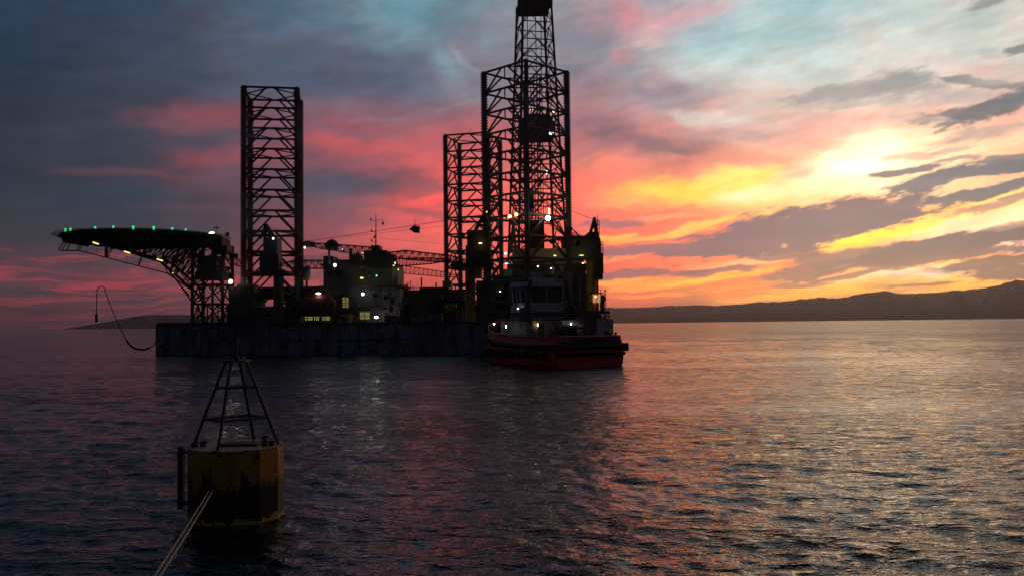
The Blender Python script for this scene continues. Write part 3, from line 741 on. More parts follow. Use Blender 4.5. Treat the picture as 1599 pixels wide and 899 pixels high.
cb_.bar(at(590, 372, 188), at(702, 382, 190), .03, 4)
part(cb_, 'pendant_rope', M['cable'], cl)
# middle yellow crane, its boom laid towards the bow
cm = crane('yellow pedestal crane left of the tall leg', 733, 176, (726, 414, 742, 503), (727, 383, 765, 413), (757, 334, 742, 360, 765), (742, 392, 766, 411), M['yellow'], M['olive'], extras=((729, 359, 764, 384),))
pf = MB(); rect(704, 410, 770, 416, 173, 7, pf); part(pf, 'slewing_platform', M['dark'], cm)
cn = MB(); rect(740, 414, 752, 434, 174, 3, cn); part(cn, 'winch_box', M['ltyellow'], cm)
cyb = MB(); rect(744, 438, 766, 505, 176.5, 5, cyb); part(cyb, 'pedestal_house', M['dark'], cm)
bm = MB(); bm.truss(at(730, 407, 174.5), at(608, 396, 176), 1.4, 1.9, 1.2, 1.9, 22, .12); bm.truss(at(608, 396, 176), at(472, 381, 178), 1.9, .8, 1.9, .9, 24, .11)
part(bm, 'boom', M['struct'], cm)
tpb = MB(); tpb.ball(at(480, 381, 177.8), .9, (1.2, 1, .7)); tpb.box(at(484, 382, 177.8), (2.0, 1.0, 1.0)); part(tpb, 'boom_tip_sheave', M['dark'], cm)
cb_ = MB()
for dy in (0, .6): cb_.bar(at(757, 335, 176) + Vector((0, dy, 0)), at(472, 378, 178) + Vector((0, dy, 0)), .03, 4)
cb_.path([at(757, 336, 176), at(703, 352, 176.6), at(540, 370, 178)], .03, 4)
part(cb_, 'pendant_rope', M['cable'], cm)
# far, yellow lit boom and its rest
fb = MB(); fb.truss(at(600, 417, 225), at(722, 432, 225), 1.6, 1.2, 2.2, 1.0, 18, .10)
part(fb, 'boom_on_rest', M['ltyellow'])
# stern crane
cs_ = crane('yellow pedestal crane at the stern, right end of the rig', 922, 186, (915, 404, 931, 500), (906, 373, 938, 404), (928, 342, 919, 374, 933), (930, 378, 938, 398), M['yellow'], M['dark'])
eb = MB(); 
for p in ((898, 372, 938, 385), (890, 384, 912, 404)): rect(*p, 184.4, 5, eb)
eb.poly([at(893, 385, 184.4), at(920, 362, 184.4), at(934, 362, 184.4), at(938, 385, 184.4), at(893, 385, 189), at(920, 362, 189), at(934, 362, 189), at(938, 385, 189)], [[3, 2, 1, 0], [4, 5, 6, 7], [0, 1, 5, 4], [1, 2, 6, 5], [2, 3, 7, 6], [3, 0, 4, 7]])
eb.box(at(934, 412, 184), (1.9, 3, 4.2)); eb.box(at(935, 425, 184.6), (1.4, 3, 3.0))
part(eb, 'engine_housing', M['dark'], cs_)
bs = MB()
def basket(x0, y0, x1, y1, Y):
    for px in np.linspace(x0, x1, 3):
        for yy in (Y, Y + 1): 
            a, b_ = at(px, y0, Y), at(px, y1, Y); bs.bar((a.x, yy, a.z), (b_.x, yy, b_.z), .05, 4)
    for py in np.linspace(y0, y1, 6):
        a, b_ = at(x0, py, Y), at(x1, py, Y)
        for yy in (Y, Y + 1): bs.bar((a.x, yy, a.z), (b_.x, yy, b_.z), .05, 4)
        bs.bar((b_.x, Y, b_.z), (b_.x, Y + 1, b_.z), .05, 4)
basket(930, 344, 936, 376, 186); bs.bar(at(936, 376, 186), at(937, 377, 186), .1, 4); bs.bar(at(938, 400, 186), at(939, 430, 186), .08, 4); basket(936, 377, 942, 400, 186); bs.bar(at(933, 336, 186), at(933, 376, 186), .08, 4)
bs.bar(at(937, 403, 186), at(941, 404, 186), .2, 4); bs.bar(at(937, 428, 186), at(941, 428, 186), .2, 4)
part(bs, 'ladder_cage', M['dark'], cs_)
sb2 = MB(); sb2.truss(at(915, 385, 186), at(886, 355, 187), 1.4, 1.0, 1.4, 1.0, 6, .12)
for px in (892, 899, 905, 911): sb2.bar(at(px + 4, 382, 186), at(px - 8, 360, 186), .07, 4)
part(sb2, 'boom', M['struct'], cs_)
cb_ = MB()
for dy in (0, .5): cb_.bar(at(928, 343, 186) + Vector((0, dy, 0)), at(872, 322, 196) + Vector((0, dy, 0)), .03, 4)
part(cb_, 'pendant_rope', M['cable'], cs_)

# ---- accommodation block
ab = MB(); rect(505, 415, 612, 450, 196, 14, ab); rect(500, 447, 624, 506, 194, 16, ab)
acc = part(ab, 'accommodation_block', M['grey'])
a2 = MB(); rect(612, 416, 622, 446, 194.5, 10, a2); part(a2, 'stair_tower', M['white'], acc)
wsp = MB(); rect(597, 447, 624.5, 506, 193.9, .05, wsp); part(wsp, 'end_wall_panel', M['white'], acc)
dk = MB(); rect(498, 445, 628, 448, 192.0, 16, dk); rect(500, 411, 618, 414, 195, 14, dk); rect(492, 480, 600, 484, 191.5, 3, dk)
part(dk, 'deck_edge', M['dark'], acc)
st = MB()
for o_ in (0, .9): st.bar(at(538, 448, 192.5) + Vector((0, o_, 0)), at(560, 484, 192) + Vector((0, o_, 0)), .22, 4); st.bar(at(524, 414, 195) + Vector((0, o_, 0)), at(556, 446, 193) + Vector((0, o_, 0)), .2, 4)
part(st, 'outside_stairs', M['dark'], acc)
rr_ = MB()
for y_, x0, x1, Y_ in ((441, 500, 626, 191.9), (406, 502, 616, 195), (476, 495, 600, 191.4)):
    for px in np.arange(x0, x1, 5): rr_.bar(at(px, y_ + 5, Y_), at(px, y_ - 3, Y_), .035, 4)
    for dy_ in (0, -3): rr_.bar(at(x0, y_ + dy_, Y_), at(x1, y_ + dy_, Y_), .035, 4)
part(rr_, 'railing', M['grey'], acc)
for (x0, y0, x1, y1, k_) in ((512, 425, 518, 431, 0), (526, 425, 532, 431, 0), (575, 425, 581, 431, 0), (592, 425, 598, 431, 0), (530, 458, 536, 464, 0), (600, 462, 605, 467, 0), (583, 458, 588, 463, 0), (608, 480, 613, 486, 0)):
    w_ = MB(); Yw = 195.9 if y0 < 440 else 193.85; rect(x0 - 1, y0 - 1, x1 + 1, y1 + 1, Yw, .12, w_); wo_ = part(w_, 'window', M['dark'], acc)
    w2 = MB(); rect(x0, y0, x1, y1, Yw - .03, .05, w2); w2.build('pane', M['glass'], acc)
for (x0, y0, x1, y1) in ((562, 487, 577, 498), (535, 464, 544, 482)):
    w2 = MB(); rect(x0, y0, x1, y1, 193.8, .1, w2); wd_ = part(w2, 'lit_doorway', M['w_win'], acc); w3 = MB(); rect((x0 + x1) / 2 - .5, y0, (x0 + x1) / 2 + .5, y1, 193.7, .1, w3); rect(x0 - .6, (y0 + y1) / 2 - .4, x1 + .6, (y0 + y1) / 2 + .4, 193.7, .1, w3); w3.build('glazing_bar', M['dark'], wd_)
for (x0, y0, x1, y1) in ((476, 494, 488, 500), (490, 494, 498, 500), (503, 494, 515, 500)):
    w2 = MB(); rect(x0, y0, x1, y1, 192.5, .1, w2); wd_ = part(w2, 'lit_window', M['w_winsmall']); w3 = MB(); rect(x0 - .5, (y0 + y1) / 2 - .3, x1 + .5, (y0 + y1) / 2 + .3, 192.4, .1, w3); rect((x0 * 2 + x1) / 3 - .5, y0, (x0 * 2 + x1) / 3 + .5, y1, 192.4, .1, w3); w3.build('glazing_bar', M['dark'], wd_)
ctop = MB(); rect(505, 400, 520, 414, 198, 6, ctop); rect(545, 397, 560, 412, 198, 6, ctop); rect(568, 391, 604, 412, 199, 8, ctop); rect(579, 383, 592, 392, 200, 5, ctop); rect(606, 398, 616, 412, 199, 5, ctop); rect(526, 405, 600, 412, 197, 6, ctop); rect(545, 388, 549, 400, 198, 1, ctop)
part(ctop, 'rooftop_plant', M['dark'], acc)
# signal mast
sm = MB(); sm.bar(at(587, 384, 201), at(587, 334, 201), .16, 6, .07)
for (px, py, w) in ((587, 344, 8), (587, 362, 7), (587, 377, 7)):
    sm.bar(at(px - w, py, 201), at(px, py + 1, 201), .07, 4); sm.bar(at(px - w, py, 201), at(px - w, py - 4, 201), .12, 4); sm.bar(at(px - w - 1, py - 1, 201), at(px - w + 2, py - 1, 201), .12, 4)
sm.bar(at(587, 344, 201), at(599, 343, 201), .05, 4); sm.box(at(598, 349, 201), (.35, .35, .7)); sm.bar(at(598, 343, 201), at(598, 349, 201), .03, 4)
sm.poly([at(582, 372, 201), at(586, 366, 201), at(586, 371, 201), at(584, 373, 201), at(582, 372, 201.3), at(586, 366, 201.3), at(586, 371, 201.3), at(584, 373, 201.3)], [[3, 2, 1, 0], [4, 5, 6, 7], [0, 1, 5, 4], [1, 2, 6, 5], [2, 3, 7, 6], [3, 0, 4, 7]])
part(sm, 'signal_mast', M['dark'])
# light mast with a dark radar ball on its cap
lm = MB(); lm.bar(at(514, 412, 182), at(514, 384, 182), .22, 6); lm.lathe(at(518, 383, 182), [(.2, -1.0), (1.3, -.8), (1.5, .1), (1.0, .8), (.3, 1.2)], 10)
part(lm, 'vent_mast', M['dark'])
# satellite dome
sd_ = MB(); sd_.ball(at(479, 427, 188), 1.0, (.85, .85, 1.75), 16, 10); dome = part(sd_, 'satellite_dome', M['silver'], smooth=True)
s2 = MB(); s2.bar(at(479, 439, 188), at(479, 448, 188), .25, 8); part(s2, 'dome_stand', M['grey'], dome)

# ---- deck clutter amidships
dm = MB(); rect(622, 452, 730, 505, 205, 18, dm); rect(624, 444, 632, 453, 206, 6, dm); rect(655, 448, 700, 453, 207, 8, dm); mod = part(dm, 'machinery_block', M['dark'])
dm = MB(); rect(445, 447, 500, 508, 196, 12, dm); part(dm, 'machinery_block', M['dark'])
dm = MB(); rect(395, 448, 445, 466, 198, 8, dm); part(dm, 'machinery_block', M['dark'])
pr_ = MB()
for px, py in ((641, 437), (635, 442), (637, 440), (645, 446), (658, 433), (681, 441), (697, 440)): pr_.bar(at(px, 456, 205.5), at(px, py, 205.5), .18 if px in (658, 681) else .1, 5)
pr_.bar(at(640, 449, 205), at(700, 449, 205), .1, 4)
part(pr_, 'pipe_rack_post', M['dark'])
for i, (x0, y0, x1, y1, m_) in enumerate(((691, 438, 705, 448, 'ltyellow'), (702, 455, 726, 470, 'grey'), (640, 470, 680, 500, 'dark'))):
    b_ = MB(); rect(x0, y0, x1, y1, 203 - i, 4, b_)
    if m_ != 'dark':
        for t_ in np.linspace(x0 + 1, x1 - 1, 7): rect(t_ - .2, y0 + .5, t_ + .2, y1 - .5, 202.9 - i, .2, b_)
    part(b_, 'equipment_module', M[m_])
pipes = MB()
for i in range(9):
    a = at(400 + i * 7, 480 + (i % 3) * 5, 188); pipes.bar(a, a + Vector((5 + i % 4, .5, 0)), .25, 6)
part(pipes, 'pipework', M['grey'])
for x0, y0, x1, y1 in ((402, 478, 418, 502), (424, 486, 446, 504), (449, 490, 470, 505), (525, 494, 545, 505), (600, 492, 618, 506), (640, 494, 660, 506), (668, 488, 690, 505), (712, 480, 722, 505)): part(rect(x0, y0, x1, 506, 190 if x0 < 480 else 186, 3), 'deck_machinery', M['grey'])

for i, (x0, y0, x1, y1, m_) in enumerate(((628, 462, 652, 474, 'olive'), (662, 460, 690, 468, 'green'), (694, 474, 712, 486, 'yellow'), (656, 488, 676, 500, 'green'), (446, 470, 456, 492, 'olive'), (532, 490, 548, 505, 'yellow'), (604, 494, 626, 505, 'green'))):
    b_ = rect(x0, y0, x1, y1, 192.3 - i * .2, 2.5)
    for t_ in np.linspace(x0 + 2, x1 - 2, 5): rect(t_ - .3, y0 + .6, t_ + .3, y1 - .6, 192.2 - i * .2, .2, b_)
    part(b_, 'equipment_skid', M[m_])
# ---- stern: cantilever, drill floor, derrick
cbm = MB(); rect(770, 428, 935, 506, 192, 20, cbm); rect(766, 438, 800, 505, 194, 10, cbm)
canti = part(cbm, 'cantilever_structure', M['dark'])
dfm = MB(); rect(800, 388, 912, 414, 197, 18, dfm)
dfl = part(dfm, 'drill_floor_windwall', M['cream'], canti)
dfs = MB(); rect(795, 412, 918, 422, 195, 22, dfs); rect(780, 420, 915, 430, 193, 20, dfs); rect(880, 368, 915, 390, 200, 10, dfs)
part(dfs, 'drill_floor', M['dark'], canti)
for r4 in ((786, 420, 800, 432), (829, 422, 846, 436), (862, 416, 880, 428)): part(rect(*r4, 190, 4), 'mud_module', M['cream'], canti)
for px, py0, py1 in ((771, 425, 505), (796, 430, 505), (868, 420, 505), (905, 430, 505)): part(MB().bar(at(px, py0, 188), at(px, py1, 188), .3, 8), 'standpipe', M['grey'], canti)
gp = MB(); gp.bar(at(783, 494, 180), at(805, 464, 180), .42, 8); gp.path([at(803, 466, 180), at(806, 461, 180), at(818, 461, 180), at(823, 466, 180), at(822, 484, 180)], .34, 8)
part(gp, 'exhaust_pipe', M['grey'], canti)
for i, (x0, y0, x1, y1, m_) in enumerate(((800, 432, 828, 446, 'olive'), (848, 434, 862, 448, 'green'), (806, 450, 822, 462, 'yellow'), (884, 432, 903, 444, 'olive'), (770, 470, 790, 486, 'olive'), (892, 452, 912, 468, 'dark'), (774, 440, 786, 450, 'yellow'))):
    b_ = rect(x0, y0, x1, y1, 189.6 - i * .1, 2.2)
    for t_ in np.linspace(x0 + 2, x1 - 2, 4): rect(t_ - .3, y0 + .6, t_ + .3, y1 - .6, 189.5 - i * .1, .2, b_)
    part(b_, 'equipment_skid', M[m_], canti)
pn = MB(); rect(770, 456, 787, 462, 188.5, 2, pn); part(pn, 'green_panel', M['green'], canti)
for (y_, x0, x1, Y_) in ((497, 762, 800, 174.6), (502, 762, 800, 174.6), (427, 770, 912, 190.5), (423, 770, 912, 190.5)):
    sr = MB(); sr.bar(at(x0, y_, Y_), at(x1, y_, Y_), .05, 4)
    for px in np.arange(x0, x1, 6): sr.bar(at(px, y_ + 4, Y_), at(px, y_, Y_), .04, 4)
    part(sr, 'railing', M['ltyellow'], canti)
# stern platforms with caged ladders and a small lit shelter
sp_ = MB(); rect(916, 486, 938, 500, 183, 5, sp_); rect(925, 486, 946, 489, 182, 4, sp_); rect(922, 457, 942, 459, 183, 4, sp_); rect(938, 470, 944, 487, 184, 2, sp_); rect(906, 500, 944, 505, 181, 5, sp_)
sp_.ball(at(941.5, 466, 184), .55, (1, 1, 1.5)); sp_.bar(at(945, 487, 183), at(952, 487, 183), .3, 5)
for px in (925, 932, 938, 944, 946): sp_.bar(at(px, 452, 183), at(px, 524, 181), .10, 4)
for py in (489, 496, 503, 510): sp_.bar(at(918, py, 182), at(947, py, 182), .07, 4)
for a_, b_2 in (((930, 506), (944, 526)), ((944, 506), (928, 526)), ((921, 506), (934, 524))): sp_.bar(at(*a_, 182), at(*b_2, 182), .2, 5)
for px in np.arange(919, 946, 4): sp_.bar(at(px, 505, 182), at(px, 496, 182), .04, 4)
part(sp_, 'stern_platform', M['struct'])
shl = MB(); rect(926, 459, 940, 472, 184.5, 3, shl); part(shl, 'lit_shelter', emit('lit_shelter', (1, .45, .2), .5))

# derrick
DY = 214.0
dzb, dzt = DECK + 11, at(835, 14, DY).z
dcx = at(836, 200, DY).x
def hw_at(z):
    t_ = (z - dzb) / (dzt - dzb); return 6.0 * (1 - t_) + 3.5 * t_
db = MB(); NZ = 15; lev = [dzb + (dzt - dzb) * (i / NZ) for i in range(NZ + 1)]
cdir = [(-1, -1), (1, -1), (1, 1), (-1, 1)]; yawd = R(12); Md = Matrix.Rotation(yawd, 3, 'Z')
def dp(k, z, f=1.0):
    h_ = hw_at(z) * f; v = Md @ Vector((cdir[k % 4][0] * h_, cdir[k % 4][1] * h_, 0)); return Vector((dcx + v.x, DY + v.y, z))
for k in range(4):
    db.bar(dp(k, dzb), dp(k, dzt), .30, 6)
    for i in range(NZ):
        a, b_, c2, d2 = dp(k, lev[i]), dp(k + 1, lev[i]), dp(k, lev[i + 1]), dp(k + 1, lev[i + 1])
        db.bar(c2, d2, .15, 5); m_ = (c2 + d2) / 2; db.bar(a, m_, .13, 5); db.bar(b_, m_, .13, 5)
        if i % 3 == 0: db.bar(a, d2, .10, 4)
for px in (-1.6, 0.4, 1.7): db.bar((dcx + px, DY, dzb), (dcx + px, DY, dzt), .10, 5)
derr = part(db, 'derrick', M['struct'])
cw = MB(); rect(808, -14, 858, 11, DY - 3.5, 7, cw); cw.box((dcx, DY, dzt + .5), (7.6, 7.4, 1.2), yawd)
part(cw, 'crown_block', M['dark'], derr)
mb_ = MB(); rect(809, 193, 866, 210, DY - 5.0, 10, mb_); mb_.box(at(862, 198, DY - 6.5), (1.6, 1.2, 2.4)); mb_.poly([at(809, 193, DY - 5.4), at(822, 178, DY - 5.4), at(858, 178, DY - 5.4), at(866, 193, DY - 5.4), at(809, 193, DY + 5), at(822, 178, DY + 5), at(858, 178, DY + 5), at(866, 193, DY + 5)], [[3, 2, 1, 0], [4, 5, 6, 7], [0, 1, 5, 4], [1, 2, 6, 5], [2, 3, 7, 6], [3, 0, 4, 7]])
part(mb_, 'monkey_board', M['struct'], derr)
tv_ = MB(); rect(828, 345, 850, 392, DY - 3, 5, tv_); rect(822, 300, 834, 330, DY - 2, 3, tv_)
for dx in (-1.0, -.3, .5, 1.1): tv_.bar((dcx + dx, DY - 1, dzb), (dcx + dx, DY - 1, dzt - 18), .13, 5)
part(tv_, 'travelling_block', M['dark'], derr)
rk = MB()
for i in range(7): rk.bar((dcx - 4 + i * .35, DY - 2.4, dzb), (dcx - 4.3 + i * .42, DY - 2.4, at(830, 214, DY).z), .09, 4)
part(rk, 'racked_drill_pipe', M['dark'], derr)
yp = MB(); yp.bar(at(797, 395, 205), at(803, 340, 205), .6, 8, .35); yp.bar(at(806, 395, 205), at(801, 345, 205), .35, 8)
part(yp, 'yellow_riser_tensioner', M['ltyellow'])

# ---- lights on the rig
def lamp(px, py, Y, r, mat, parent=None, energy=0, col=(1, .9, .7), flat=(1, 1, 1)):
    m_ = MB(); m_.ball(at(px, py, Y), r * .74, flat, 10, 6)
    o = m_.build('floodlight', mat, parent or rig, True)
    if energy:
        ld = bpy.data.lights.new('floodlight_beam', 'POINT'); ld.energy = energy * .05; ld.color = col; ld.shadow_soft_size = .35
        lo_ = bpy.data.objects.new('floodlight_beam', ld); COL.objects.link(lo_); lo_.parent = parent or rig
        lo_.location = at(px, py, Y - r - .4) + Vector((0, 0, .6)) - root_loc(parent or rig)
    return o
for px, py in ((102, 363.5), (110, 361), (148.5, 357.5), (177, 357), (208, 357), (240, 358), (269, 360.5), (290, 362), (314, 366)):
    Yl = HC.y - math.sqrt(max(0, HR ** 2 - (at(px, py, 175).x - HC.x) ** 2)) * .97
    p = at(px, py, Yl); m_ = MB(); m_.lathe((p.x, p.y, HZ), [(.2, -.1), (.2, .3), (.14, .5)], 10); o = m_.build('deck_light', M['w_green'], helideck, True)
for px, py in ((150, 380), (199, 394), (250, 406)):
    m_ = MB(); a = at(px - 5, py - 1.5, 181.5); m_.bar(a, at(px + 4, py + 1.5, 181.5), .13, 6); m_.build('tube_light', M['w_yel'], helideck)
lamp(330.5, 364, 188, .35, M['w_white'], flat=(2.4, 1, .8)); lamp(270, 426, 181, .16, M['w_yel'])
lamp(360, 439.5, 189.6, .6, M['w_big'], energy=700, col=(1, .92, .72))
lamp(426.5, 372.5, 183, .24, M['w_white']); lamp(476, 386.5, 176, .22, M['w_white'])
lamp(535, 389.5, 178, .10, M['w_white'])
lamp(523, 414, 181.5, .42, M['w_cool'], energy=900, col=(.75, .82, 1))
lamp(497, 458, 186.8, .28, M['w_white'], energy=300, col=(1, .9, .8), flat=(2.6, 1, .8))
lamp(565, 434, 191.5, .36, M['w_yel'], energy=900, col=(1, .85, .35), flat=(1.5, 1, .7))
lamp(588, 430.5, 191.5, .2, M['w_teal'], energy=120, col=(.2, .9, .6))
lamp(566.5, 459, 191.2, .40, M['w_white'], energy=450, col=(1, .98, .9))
lamp(587.5, 495, 190.8, .42, M['w_white'], energy=300, col=(1, 1, .7), flat=(1.5, 1, .8))
lamp(615, 415, 190.8, .26, M['w_yel'], energy=700, col=(1, .9, .35), flat=(1.5, 1, .7)); lamp(617, 410.5, 191, .18, M['w_warm']); lamp(622, 421, 191, .12, M['w_warm'])
lamp(566, 395, 196, .18, M['w_orange']); lamp(640, 466, 199, .16, M['w_warm'], energy=120)
lamp(796, 338, 178, .5, M['w_orange'], energy=500, col=(1, .5, .2)); lamp(806, 335, 178, .48, M['w_orange']); lamp(760, 331, 175.5, .15, M['w_orange']); lamp(750, 380, 173, .25, M['w_warm'], energy=30, flat=(1.8, 1, .5))
lamp(855.5, 341, 178, .72, M['w_big'], energy=1500, col=(1, .9, .7)); lamp(857.5, 331, 192, .22, M['w_warm'], flat=(.8, .8, 5))
lamp(854, 270, 203, .3, M['w_white'], flat=(.7, .7, 2.2)); lamp(861, 208.5, 203, .55, M['w_white'], flat=(1.2, 1, .8)); lamp(864, 176, 203, .3, M['w_warm'], flat=(.6, .6, 2)); lamp(828, 171, 203, .2, M['w_warm']); lamp(832, 171, 203, .18, M['w_warm'])
lamp(789.5, 396, 189, .30, M['w_white'], energy=200); lamp(791, 411.5, 189, .3, M['w_teal'], energy=150, col=(.6, 1, .9), flat=(1.6, 1, .6)); lamp(800, 409.5, 189, .28, M['w_teal'])
lamp(866.5, 399.5, 193.5, .3, M['w_yel'], energy=1100, col=(1, .95, .4), flat=(1.6, 1, .6)); lamp(908, 399, 182.5, .28, M['w_yel'], energy=500, col=(.9, 1, .4), flat=(2.6, 1, .5)); lamp(891, 407, 190, .28, M['w_yel'], energy=160, col=(1, .95, .5))
lamp(910, 411, 182, .2, M['w_orange']); lamp(860.5, 419, 189, .18, M['w_white']); lamp(867, 438, 186, .18, M['w_warm'], flat=(1.8, 1, .6)); lamp(881, 431, 187, .16, M['w_warm']); lamp(781, 455, 187, .15, M['w_white']); lamp(788, 510, 172, .2, M['w_white'])
lamp(930, 463, 182.2, .22, M['w_orange'], energy=150, col=(1, .6, .3))

# ------------------------------------------------------------------ things resting on or hanging from the rig
lbc = at(489, 477, 188); lf = empty('lifeboat', (lbc.x, 188, lbc.z)); tag(lf, 'red enclosed lifeboat hanging on the rig side under a white strip light', 'lifeboat')
lb = MB(); k = 188 / FPX
def sec(x, w, zb, zt): return [(x, -w, zb * .4), (x, -w * .6, zb), (x, w * .6, zb), (x, w, zb * .4), (x, w * .85, zt * .6), (x, w * .4, zt), (x, -w * .4, zt), (x, -w * .85, zt * .6)]
secs = [sec(-4.6, .3, -.8, .6), sec(-3.6, 1.1, -1.6, 1.3), sec(-1.5, 1.6, -2.2, 2.0), sec(1.5, 1.6, -2.2, 2.4), sec(3.2, 1.3, -2.0, 2.5), sec(4.3, .8, -1.4, 1.5), sec(4.9, .3, -.6, .5)]
P = [Vector(p) + lf.location for s_ in secs for p in s_]; F = [[i * 8 + j, i * 8 + (j + 1) % 8, (i + 1) * 8 + (j + 1) % 8, (i + 1) * 8 + j] for i in range(6) for j in range(8)] + [list(range(8))[::-1], list(range(48, 56))]
lb.poly(P, F); lb.build('canopy_hull', M['orange'], lf, True)
for x in (-2.4, -1.2, 0, 1.2): MB().box(lf.location + Vector((x, -1.50, .65)), (.6, .3, .4)).build('window', M['glass'], lf)
rb2 = MB(); rb2.path([lf.location + Vector((x, -1.75 + .12 * abs(x) ** 1.2 * .3, -.5)) for x in np.linspace(-3.6, 3.6, 8)], .12, 5); rb2.build('rubbing_strake', M['rubber'], lf)
for x in (456, 523): part(MB().path([at(x, 500, 190), at(x, 462, 190), at(x + (6 if x < 480 else -6), 455, 187.5)], .25, 6), 'davit', M['struct'])
hl = MB(); c_ = at(648, 359, 182); hl.poly([c_ + Vector(p) for p in ((-1.15, -.5, .1), (-.3, -.8, .75), (1.0, -.8, .65), (.9, -.7, -.1), (1.0, -.6, -.65), (-.2, -.6, -.6), (-1.15, .5, .1), (-.3, .8, .75), (1.0, .8, .65), (.9, .7, -.1), (1.0, .6, -.65), (-.2, .6, -.6))],
   [[5, 4, 3, 2, 1, 0], [6, 7, 8, 9, 10, 11]] + [[i, (i + 1) % 6, 6 + (i + 1) % 6, 6 + i] for i in range(6)])
hook = hl.build('crane_hook_block', M['dark'], None, origin=(c_.x, c_.y, c_.z)); tag(hook, 'dark crane hook block hanging against the pink sky right of the signal mast', 'hook block')
hw_ = MB(); hw_.path([c_ + Vector((.1, 0, .6)), c_ + Vector((0, 0, 1.3))], .06, 5); hw_.path([c_ + Vector((-.5, 0, .4)), c_ + Vector((0, 0, 1.35)), c_ + Vector((.5, 0, .4))], .04, 5)
wire = [at(757, 336, 176), at(703, 349, 178), c_ + Vector((0, 0, 1.3)), at(560, 367, 184), at(500, 374, 180)]
hw_.path([c_ + Vector((0, 0, 1.3)), c_ + Vector((0, 0, 2.2))], .04, 4)
hwo = hw_.build('sling', M['cable'], hook); 
# hose hanging out over the bow
hs = MB()
def spline(pts, n_=8):
    o_ = []
    for i in range(len(pts) - 1):
        p0, p1, p2, p3 = pts[max(i - 1, 0)], pts[i], pts[i + 1], pts[min(i + 2, len(pts) - 1)]
        for t_ in np.linspace(0, 1, n_, endpoint=False):
            t_ = float(t_); o_.append(.5 * ((2 * p1) + (p2 - p0) * t_ + (2 * p0 - 5 * p1 + 4 * p2 - p3) * t_ ** 2 + (3 * p1 - p0 - 3 * p2 + p3) * t_ ** 3))
    return o_ + [pts[-1]]
HYs = 195
hp = spline([at(x, y, HYs) for x, y in ((150.5, 490), (151, 465), (152, 452), (158, 447), (163, 450), (169, 468), (178, 490), (187, 510), (197, 530), (206, 541), (218, 545.5), (230, 544), (240, 538), (246, 528))])
hs.path(hp, .10, 6); hose = hs.build('bunkering_hose', M['rubber'], None, origin=tuple(hp[-1])); tag(hose, 'thin dark hose arching up then sagging to the left end of the rig', 'hose')
h2 = MB(); h2.bar(at(150.5, 490, HYs), at(150.5, 503, HYs), .28, 8); h2.build('end_fitting', M['dark'], hose)
h3 = MB(); h3.path(hp[64:92], .22, 6); h3.build('float_sleeve', M['rubber'], hose)

# ------------------------------------------------------------------ the tug, stern towards us, bow away to the left
TUG_RZ = R(27)
tug = empty('tugboat', (4.5, 131.5, 0), TUG_RZ)
tug.rotation_mode = 'XYZ'
tag(tug, 'red hulled harbour tug with white wheelhouse, lying stern on in front of the rig', 'tugboat')
# local frame: +y forward (bow), +x starboard
def tpart(mb, name, mat, parent=None, smooth=False, label=None):
    o = mb.build(name, mat, parent or tug, smooth, origin=(0, 0, 0))
    if label: o['label'] = label
    return o
def hull_sec(y, w, zb, zd, tum=.0):   # right half outline listed from keel to rail
    return [(0, -1.2), (w * .75, -1.0), (w * .97, .2), (w, 1.2), (w, zb), (w - tum, zd)]
sections = [(-13.2, 5.3, 2.7, 4.0, .5), (-12.2, 5.7, 2.7, 4.0, .55), (-8, 6.0, 2.7, 4.0, .55), (-2, 6.0, 2.8, 4.05, .45), (4, 6.0, 3.1, 4.4, .35), (8, 5.3, 3.5, 4.9, .25), (11, 3.8, 4.0, 5.5, .1), (12.8, 2.2, 4.3, 5.9, 0), (13.6, .8, 4.5, 6.1, 0)]
hmesh = MB(); P = []; 
for (y, w, zb, zd, tum) in sections:
    hs_ = hull_sec(y, w, zb, zd, tum); rake = max(0, y - 6) * .10
    row_ = [(x, y - (rake * (3.5 - z) if z < 3.5 else 0), z) for x, z in hs_[::-1]] + [(-x, y - (rake * (3.5 - z) if z < 3.5 else 0), z) for x, z in hs_[1:]]
    P += row_
nr_ = 11; F = [[i * nr_ + j, (i + 1) * nr_ + j, (i + 1) * nr_ + j + 1, i * nr_ + j + 1] for i in range(len(sections) - 1) for j in range(nr_ - 1)]
F += [list(range(nr_)), list(range((len(sections) - 1) * nr_, len(sections) * nr_))[::-1]]
hmesh.poly(P, F); thull = tpart(hmesh, 'hull', M['red'])
# deck plate lower than the bulwark is hidden; build the inner well as a dark deck cap
dk2 = MB(); dk2.prism([(x, y) for (y, w, zb, zd, t_) in sections for x in [w - t_ - .25]] + [(-x, y) for (y, w, zb, zd, t_) in sections[::-1] for x in [w - t_ - .25]], 3.0, 3.9)
tpart(dk2, 'deck', M['dark'])
fd = MB()
for sgn in (-1, 1):
    pts = [Vector((sgn * (w + .12), y, zb - .05)) for (y, w, zb, zd, t_) in sections]; fd.path(pts, .38, 8)
fd.bar((-5.4, -13.4, 2.65), (5.4, -13.4, 2.65), .38, 8); fd.bar((-5.4, -13.35, 1.7), (5.4, -13.35, 1.7), .25, 8)
fd.bar((5.6, -13.2, 2.0), (5.6, -13.2, 3.1), .5, 8); fd.bar((-5.6, -13.2, 2.0), (-5.6, -13.2, 3.1), .5, 8)
tpart(fd, 'rubbing_fender', M['rubber'])
for i, y in enumerate(np.arange(-11, 9, 2.3)):
    w = np.interp(y, [s_[0] for s_ in sections], [s_[1] for s_ in sections])
    for sgn in (-1, 1): tpart(MB().bar((sgn * (w + .15), y, 1.55), (sgn * (w + .55), y, 1.55), .62, 10), 'tyre_fender', M['rubber'])
